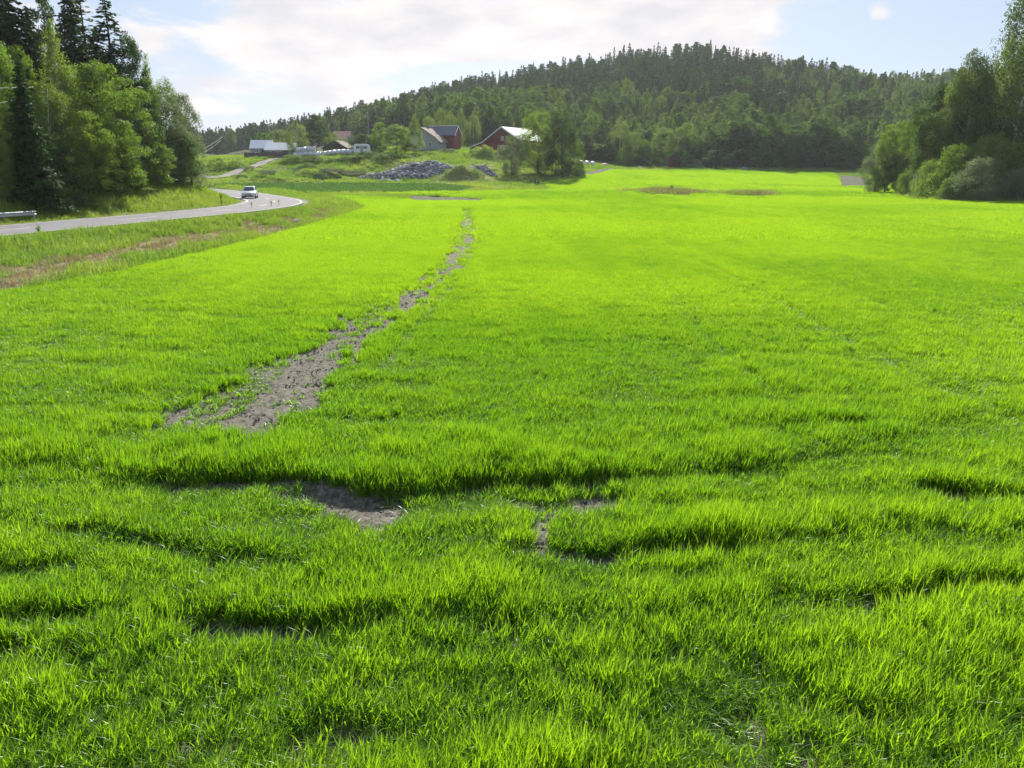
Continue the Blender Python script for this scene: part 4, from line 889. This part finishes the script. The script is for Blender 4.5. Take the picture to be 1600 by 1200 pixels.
def red_house():
    x, y, z = spot(694, 238); e = thing('house', 'small red house with a dark tiled roof and white window frames', 'house', (x, y, z - .3), R(-14))
    W_, D, h, rh = 7.8, 6.0, 3.9, 2.2
    m = MB(); m.add([(-W_ / 2, -D / 2, 0), (W_ / 2, -D / 2, 0), (W_ / 2, D / 2, 0), (-W_ / 2, D / 2, 0), (-W_ / 2, -D / 2, h), (W_ / 2, -D / 2, h), (W_ / 2, D / 2, h), (-W_ / 2, D / 2, h), (-W_ / 2, 0, h + rh), (W_ / 2, 0, h + rh)],
                    [(0, 1, 5, 4), (2, 3, 7, 6), (1, 2, 6, 9, 5), (3, 0, 4, 8, 7), (0, 3, 2, 1), (4, 5, 9, 8), (6, 7, 8, 9)]); m.build('wall', MT['redwood'], e)
    rf = MB()
    for s in (-1, 1):
        P = [(-W_ / 2 - .35, s * (D / 2 + .4), h - .28), (W_ / 2 + .35, s * (D / 2 + .4), h - .28), (W_ / 2 + .35, 0, h + rh + .05), (-W_ / 2 - .35, 0, h + rh + .05)]; P2 = [(a, b, c + .16) for a, b, c in P]
        rf.add(P + P2, [(0, 1, 2, 3), (4, 5, 6, 7), (0, 1, 5, 4), (1, 2, 6, 5), (2, 3, 7, 6), (3, 0, 4, 7)])
    rf.build('roof', MT['slate'], e)
    bb = MB()
    for s in (-1, 1): bb.tube([(W_ / 2 + .4, s * (D / 2 + .42), h - .26), (W_ / 2 + .4, 0, h + rh + .1)], .11, 4)
    bb.tube([(-W_ / 2 - .36, -.02, h + rh + .26), (W_ / 2 + .36, -.02, h + rh + .26)], .07, 4)
    bb.build('barge_board', MT['trim'], e)
    for wx, wz in ((.2, 2.9), (.2, .9), (-1.8, .9), (-2.6, 2.9)): window(e, wx, -D / 2, wz, .95, .95)
    ch = MB().box((-1.6, 0, h + rh + .35), (.55, .55, .9)).build('chimney', MT['stone'], e)
def white_house():
    x, y, z = spot(662, 230); e = thing('house', 'white house with its gable to the field and a brownish roof', 'house', (x, y, z - .4), R(-16))
    Pf = [(-4.2, 0), (-4.2, 3.4), (-.6, 6.3), (3.0, 4.1), (4.3, 3.0), (4.3, 0)]
    MB().prism(Pf, 0, 9).build('wall', MT['greywood'], e); rf = MB()
    for a, b in (((-4.7, 3.05), (-.6, 6.38)), ((3.1, 4.1), (-.6, 6.38)), ((5.0, 2.45), (3.1, 4.1))): r_ = roof_slab(a, b, -.6, 9.4); rf.add(r_.v, r_.f)
    rf.build('roof', MT['tileroof'], e); window(e, -1.0, 0, 2.2, 1.1, 1.1); window(e, 1.9, 0, 2.0, .9, 1.0); window(e, -.6, 0, 4.6, .7, .7)
    MB().box((.1, -.06, .35), (8.7, .12, .7)).build('plinth', MT['stone'], e); MB().box((-.6, 5, 6.6), (.6, .6, 1.2)).build('chimney', MT['stone'], e)
def shed(px, Y, L_, D, h, rh, rz, wall, roof, label, name='shed', zo=0., win=True):
    x, y, z = spot(px, Y); e = thing(name, label, name, (x, y, z + zo), rz)
    m = MB(); m.add([(-L_ / 2, -D / 2, 0), (L_ / 2, -D / 2, 0), (L_ / 2, D / 2, 0), (-L_ / 2, D / 2, 0), (-L_ / 2, -D / 2, h), (L_ / 2, -D / 2, h), (L_ / 2, D / 2, h), (-L_ / 2, D / 2, h), (-L_ / 2, 0, h + rh), (L_ / 2, 0, h + rh)],
                    [(0, 1, 5, 4), (2, 3, 7, 6), (1, 2, 6, 9, 5), (3, 0, 4, 8, 7), (0, 3, 2, 1), (4, 5, 9, 8), (6, 7, 8, 9)]); m.build('wall', wall, e); rf = MB()
    for s in (-1, 1):
        P = [(-L_ / 2 - .3, s * (D / 2 + .35), h - .35 * rh / (D / 2)), (L_ / 2 + .3, s * (D / 2 + .35), h - .35 * rh / (D / 2)), (L_ / 2 + .3, 0, h + rh + .04), (-L_ / 2 - .3, 0, h + rh + .04)]; P2 = [(a, b, c + .12) for a, b, c in P]
        rf.add(P + P2, [(0, 1, 2, 3), (4, 5, 6, 7), (0, 1, 5, 4), (1, 2, 6, 5), (2, 3, 7, 6), (3, 0, 4, 7)])
    rf.build('roof', roof, e)
    MB().box((L_ * .2, -D / 2 - .03, h * .42), (1.6, .06, h * .8)).build('door', MT['darkwood'], e)
    if win: window(e, -L_ * .2, -D / 2, h * .6, .9, .7)
    return e
def farm():
    barn(); red_house(); white_house()
    shed(411, 224, 5.0, 6.5, 1.9, 1.9, R(8), MT['greywood'], MT['whitetin'], 'shed with a bright white metal roof, taller and left of the pair', zo=.4)
    shed(441, 222, 7.2, 6.5, 1.4, 1.7, R(4), MT['greywood'], MT['whitetin'], 'long low shed with a glaring white roof, right of the pair', zo=.3)
    shed(531, 228, 5.5, 7, 1.8, 1.8, R(75), MT['darkwood'], MT['tileroof'], 'dark garage with its gable to the field, behind the white bales', 'garage', zo=-.2)
    shed(537, 248, 5.0, 6, 3.8, 2.0, R(-12), MT['greywood'], MT['redtile'], 'pale house with a reddish roof behind the garage', 'house', zo=-.3)
    shed(1056, 252, 4.6, 4.5, 2.6, 1.8, R(80), MT['redwood'], MT['slate'], 'small red shed half hidden by trees at the wood edge', zo=.0)
    # board wall of stacked planks in front of the sheds
    x0, y0, z0 = spot(382, 212); x1, y1, z1 = spot(450, 213); e = thing('board_wall', 'dark board wall standing in front of the white roofed sheds', 'wall', (x0, y0, z0)); m = MB(); n = 34
    for i in range(n):
        t = (i + .5) / n; x, y = x0 + (x1 - x0) * t, y0 + (y1 - y0) * t; h = 1.55 + .1 * math.sin(i * 2.1); m.box((x - x0, y - y0, float(T(x, y)) - z0 + h / 2 - .2), ((x1 - x0) / n * .96, .12, h))
    m.build('boards', MT['darkwood'], e); c = MB()
    for i in range(8):
        t = i / 7; x, y = x0 + (x1 - x0) * t, y0 + (y1 - y0) * t; c.box((x - x0, y - y0 + .12, float(T(x, y)) - z0 + .6), (.14, .14, 1.5))
    c.build('post', MT['timber'], e)
    # white wrapped bales
    def bale_mesh():
        m = MB(); n = 16
        for xx, rr in ((-.6, .55), (-.56, .62), (.56, .62), (.6, .55)):
            for k in range(n): m.v.append((xx, rr * math.cos(6.283 * k / n), rr * math.sin(6.283 * k / n) + .6))
        for i in range(3):
            for k in range(n): m.f.append((i * n + k, i * n + (k + 1) % n, (i + 1) * n + (k + 1) % n, (i + 1) * n + k))
        m.f += [tuple(range(n - 1, -1, -1)), tuple(range(3 * n, 4 * n))]; return m.mesh('round_bale', MT['film'], True)
    bm_ = bale_mesh(); k = 0
    def row(px0, px1, Y, n, lab, grp, lift=0.):
        for i in range(n):
            x, y, z = spot(px0 + (px1 - px0) * i / max(n - 1, 1), Y + random.uniform(-.3, .3)); o = link('round_bale', bm_, None, (x, y, z + lift)); o.rotation_euler = (0, 0, random.uniform(-.25, .25)); tag(o, lab, 'bale', grp)
    row(463, 494, 213, 5, 'white wrapped round bale in the bottom row beside the long low shed', 'bottom bales beside the shed'); row(467, 490, 213.2, 4, 'white wrapped round bale in the upper row beside the long low shed', 'upper bales beside the shed', 1.16)
    row(499, 549, 211, 8, 'white wrapped round bale in the single row before the garage', 'bales before the garage')
    row(908, 926, 236, 3, 'pale wrapped bale lying at the wood edge right of the big trees', 'bales at the wood edge')
    # sheets over piles
    for px, Y, w, d, h, mat, lab in ((945, 240, 2.4, 1.5, 1.0, 'orangefilm', 'small pile under a faded orange sheet at the wood edge'), (1163, 248, 1.9, 1.2, .8, 'bluefilm', 'small pile under a blue sheet in the shade of the wood'), (1000, 243, 1.6, 1.3, .6, 'palestone', 'low pale pile at the wood edge below the round tree')):
        x, y, z = spot(px, Y); V = []; Q = []; n = 10
        for i in range(n + 1):
            for j in range(n + 1):
                a, b = -1 + 2 * i / n, -1 + 2 * j / n; q = max(1 - max(abs(a), abs(b))**3, 0)**.6; V.append((a * w / 2, b * d / 2, h * q * (.85 + .2 * math.sin(i * 1.7 + j)) - .05))
        for i in range(n):
            for j in range(n): k = i * (n + 1) + j; Q.append((k, k + n + 1, k + n + 2, k + 1))
        tag(link('covered_pile', mesh_np('covered_pile', V, np.array(Q), MT[mat], True), None, (x, y, z)), lab, 'pile')
    # caravan
    x, y, z = spot(566, 210); e = thing('caravan', 'white caravan parked by the dark hedge trees', 'caravan', (x, y, z), R(14))
    MB().prism([(-1.9, .45), (1.7, .45), (2.0, .9), (1.85, 2.2), (1.5, 2.45), (-1.6, 2.45), (-2.0, 2.1), (-2.05, .8)], -1.0, 1.0).build('body', MT['trim'], e, bevel=.06)
    for wx in (-1.1, .7): MB().box((wx, -1.01, 1.65), (.9, .04, .6)).build('window', MT['glass'], e)
    MB().box((-.2, -1.012, 1.3), (.6, .03, 1.6)).build('door', MT['greywood'], e)
    for s in (-1, 1): MB().disc((.1, s * .85, .32), .32, .18, 14, 'y').build('wheel', MT['tyre'], e)
    MB().tube([(2.0, 0, .5), (3.0, 0, .5)], .05).build('tow_bar', MT['galv'], e)
    # timber stacks
    for px, Y, w, rz, lab in ((420, 180, 3.2, .1, 'small stack of grey planks left of the grassy hummock'), (518, 176, 5.5, -.35, 'stack of grey planks slanting down left of the stone heap'), (552, 178, 5.5, .12, 'long low stack of planks just left of the stone heap'), (468, 181, 2.8, .05, 'small plank pile behind the grassy hummock')):
        x, y, z = spot(px, Y); e = thing('plank_stack', lab, 'planks', (x, y, z), rz); r = np.random.default_rng(int(px)); m = MB()
        for lay in range(4):
            for j in range(5): m.box((r.normal(0, .15), -.6 + j * .3 + r.normal(0, .03), .25 + lay * .17), (w * r.uniform(.75, 1.05), .24, .13), r.normal(0, .03))
        m.build('planks', MT['timber'], e); b = MB()
        for s in (-.35, .35): b.box((s * w, 0, .06), (.15, 1.5, .2))
        b.build('bearer', MT['darkwood'], e)
    # brown heap of twigs before the barn
    # pole
    x, y, z = spot(577, 232); H = float(at(577, 176, 232)[2]) - z; e = thing('pole', 'thin pale pole standing among the farm trees', 'pole', (x, y, z)); MB().tube([(0, 0, 0), (0, 0, H)], [.09, .05], 8).build('shaft', MT['galv'], e); MB().disc((0, 0, H + .06), .13, .13, 10).build('knob', MT['trim'], e)
    # three dark fence stumps at the field corner
    for i, (px, Y) in enumerate(((829, 163), (836, 163), (841, 162))):
        x, y, z = spot(px, Y); h = (.9, 1.1, .8)[i]; o = MB().tube([(0, 0, -.1), (.03, 0, h * .5), (.0, .02, h)], [.2, .17, .13], 7).build('stump', MT['bark']); o.location = (x, y, z)
        tag(o, ('leftmost', 'tallest, middle', 'rightmost')[i] + ' of three dark stumps at the far field corner', 'stump', 'stumps at the field corner')
farm()

# ------------------------------------------------------------------ road things
def car():
    x, y, z = spot(391, 106); zz = float(zroad(106)) + .02
    t = np.array([-.45, .89]); rz = R(12)     # nose towards the camera
    e = thing('car', 'silver car driving towards the camera round the bend', 'car', (x, y, zz), rz)
    # body sections along y: (y, half width, sill z, belt z, ) nose at -y
    sec = [(-2.12, .62, .32, .58), (-2.02, .76, .22, .66), (-1.6, .83, .2, .80), (-.95, .86, .2, .90), (-.2, .87, .2, .93), (.9, .87, .2, .95), (1.7, .84, .22, .98), (2.05, .74, .3, .92), (2.12, .62, .4, .8)]
    m = MB(); k = 0; n = 10
    for (yy, w, z0, z1) in sec:
        ring = [(-w * .9, z0), (-w, z0 + .12), (-w * 1.01, (z0 + z1) / 2), (-w * .97, z1 - .08), (-w * .86, z1), (w * .86, z1), (w * .97, z1 - .08), (w * 1.01, (z0 + z1) / 2), (w, z0 + .12), (w * .9, z0)]
        m.v += [(a, yy, b) for a, b in ring]
    for i in range(len(sec) - 1):
        for j in range(n): m.f.append((i * n + j, i * n + (j + 1) % n, (i + 1) * n + (j + 1) % n, (i + 1) * n + j))
    m.f += [tuple(range(n - 1, -1, -1)), tuple(range((len(sec) - 1) * n, len(sec) * n))]
    b = m.build('body', MT['paint'], e, True)
    cab = MB(); P = [(-.78, -.92, .9), (.78, -.92, .9), (.80, 1.75, .93), (-.80, 1.75, .93), (-.60, -.2, 1.40), (.60, -.2, 1.40), (.58, 1.2, 1.41), (-.58, 1.2, 1.41), (-.52, .45, 1.455), (.52, .45, 1.455)]
    cab.add(P, [(0, 1, 5, 4), (1, 2, 6, 9, 5), (2, 3, 7, 6), (3, 0, 4, 8, 7), (4, 5, 9, 8), (8, 9, 6, 7)]); cab.build('roof', MT['paint'], e, False, .05)
    def q(p0, p1, p2, p3, name, mat, lift):
        a = [Vector(p) for p in (p0, p1, p2, p3)]; nrm = (a[1] - a[0]).cross(a[3] - a[0]).normalized() * lift; c = sum(a, Vector()) / 4
        mm = MB(); v = [c + (p - c) * .86 + nrm for p in a]; mm.add(v + [p - nrm * 1.6 for p in v], [(0, 1, 2, 3), (7, 6, 5, 4), (0, 4, 5, 1), (1, 5, 6, 2), (2, 6, 7, 3), (3, 7, 4, 0)]); return mm.build(name, mat, e)
    q(P[0], P[1], P[5], P[4], 'windscreen', MT['glass'], .02); q(P[1], P[2], P[6], P[5], 'side_window', MT['glass'], .02); q(P[3], P[0], P[4], P[7], 'side_window', MT['glass'], .02); q(P[2], P[3], P[7], P[6], 'rear_window', MT['glass'], .02)
    for s in (-1, 1):
        MB().box((s * .56, -2.06, .60), (.34, .12, .16), s * .28).build('headlight', MT['lamp'], e, bevel=.02)
        MB().box((s * .95, -.62, .98), (.18, .12, .13)).build('wing_mirror', MT['paint'], e, bevel=.03)
        MB().box((s * .58, -2.09, .36), (.16, .06, .09)).build('fog_lamp', MT['lamp'], e)
        for yy in (-1.32, 1.3):
            w = link('wheel', None, e, (s * .77, yy, .31)); MB().disc((0, 0, 0), .31, .2, 18).build('tyre', MT['tyre'], w); MB().disc((s * .02, 0, 0), .2, .19, 12).build('rim', MT['chrome'], w)
    MB().box((0, -2.13, .56), (.62, .05, .11)).build('grille', MT['blackplastic'], e); MB().box((0, -2.135, .36), (.86, .06, .13)).build('air_intake', MT['blackplastic'], e)
    MB().box((0, -2.15, .45), (.5, .03, .11)).build('number_plate', MT['trim'], e); MB().box((0, -2.07, .25), (1.35, .12, .1)).build('bumper', MT['blackplastic'], e)
car()
def guardrail():
    pts = []
    for yy in np.arange(20, 54.3, 2.0): pts.append((np.interp(yy, ROADC[:, 1], ROADC[:, 0]) - 4.75, yy))
    pts.append((np.interp(54.4, ROADC[:, 1], ROADC[:, 0]) - 4.75, 54.4))
    e = thing('guardrail', 'galvanised guardrail ending at the left side of the road', 'guardrail', (pts[-1][0], pts[-1][1], float(T(*pts[-1])))); o = Vector(e.location)
    pr = [(0, .64), (.035, .62), (.04, .57), (.0, .52), (-.0, .48), (.04, .43), (.035, .38), (0, .36)]; m = MB(); n = len(pr)
    for x, y in pts:
        for dx, h in pr: m.v.append((x + dx * 1.6 - o.x, y - o.y, float(zroad(y)) + .02 + h - o.z))
    for i in range(len(pts) - 1):
        for j in range(n - 1): m.f.append((i * n + j, i * n + j + 1, (i + 1) * n + j + 1, (i + 1) * n + j))
    ob = m.build('rail', MT['galv'], e, True); sd = ob.modifiers.new('thick', 'SOLIDIFY'); sd.thickness = .015
    for x, y in pts[::2][1:]:
        zt = float(zroad(y)) + .62; zb = float(T(x - .1, y)) - .2; MB().box((x - .12 - o.x, y - o.y, (zt + zb) / 2 - o.z), (.1, .12, zt - zb)).build('post', MT['galv'], e)
guardrail()
def wire(pts, r, label):
    a = [Vector(p) for p in pts]; P = []
    n = 16
    for i in range(n + 1):
        t = i / n; p = a[0].lerp(a[1], t); p.z -= 4 * t * (1 - t) * (a[0] - a[1]).length * .005; P.append(p - a[0])
    o = MB().tube(P, r, 5).build('overhead_wire', MT['greywood'], None, True); o.location = a[0]; tag(o, label, 'wire', 'overhead wires')
wire([at(-260, 133, 40), at(52, 136, 62)], .015, 'upper overhead wire running into the trees at the left edge'); wire([at(-260, 205, 40), at(50, 150, 62)], .015, 'lower overhead wire running into the trees at the left edge')
wire([at(300, 240, 150), at(348, 213, 215)], .022, 'upper pale cable against the far wood right of the silvery trees'); wire([at(300, 247, 150), at(344, 220, 215)], .022, 'lower pale cable against the far wood right of the silvery trees')
def weed(px, py, top, spread, lab, seed, dark=True):
    x, y, z = ground(px, py); H = float(at(px, top, y)[2]) - z; r = np.random.default_rng(seed)
    e = thing('weed', lab, 'weed', (x, y, z), r.uniform(0, 6)); m = MB(); k = 1 if spread > .55 else .6; m.tube([(0, 0, 0), (.05, 0, H * .5), (.02 + spread * .1, .03, H)], [.035 * k, .025 * k, .01 * k], 5); tips = []
    for i in range(7):
        a = r.uniform(0, 6.28); h = H * r.uniform(.45, .95); L_ = H * r.uniform(.08, .18); m.tube([(.04, 0, h * .8), (math.cos(a) * L_ * .6, math.sin(a) * L_ * .6, h * .92), (math.cos(a) * L_, math.sin(a) * L_, h * 1.04)], [.015, .012, .006], 4); tips.append((math.cos(a) * L_, math.sin(a) * L_, h * 1.04))
    m.build('stalk', MT['weedstalk'], e); C = []; N_ = []
    for t in tips:
        C += [np.array(t) + r.normal(0, .05, 3) * np.array([1, 1, 2]) for _ in range(8 if spread > .55 else 3)]
    for i in range(46 if dark and spread > 1 else 0):
        a = r.uniform(0, 6.28); q = r.random(); C.append(np.array([math.cos(a) * q * .34 * spread, math.sin(a) * q * .34 * spread, H * .33 * (1 - q * q) + .04]))
    C = np.array(C); link('leaves', mesh_np('weed_leaves', leafcards(C, .11, r.normal(size=C.shape), r, .45), quads(len(C)), MT['darkleaf'] if dark and spread > 1 else MT['verge']), e)
weed(347, 322, 300, 1.3, 'dark tall weed standing alone on the inner road edge before the bend', 1); weed(436, 322, 311, .5, 'thin weed stalk on the outer verge at the bend', 2); weed(424, 324, 313, .4, 'thin dark weed stalk left of the one at the bend', 3); weed(62, 366, 355, 1., 'leafy weed on the near verge close to the left edge', 6, False); weed(394, 326, 315, .4, 'weed stalk on the near verge below the car', 7, False)

# ------------------------------------------------------------------ the air
def haze():
    m, N, L = M('air'); o = N.new('ShaderNodeOutputMaterial'); v = N.new('ShaderNodeVolumePrincipled'); v.inputs['Density'].default_value = .0001; v.inputs['Color'].default_value = (.86, .92, 1, 1); v.inputs['Anisotropy'].default_value = .35
    L.new(v.outputs[0], o.inputs['Volume']); ob = MB().box((0, 0, 42), (2400, 2200, 92)).build('haze', m); tag(ob, 'thin summer haze in the air over the valley', 'haze', kind='stuff')
haze()
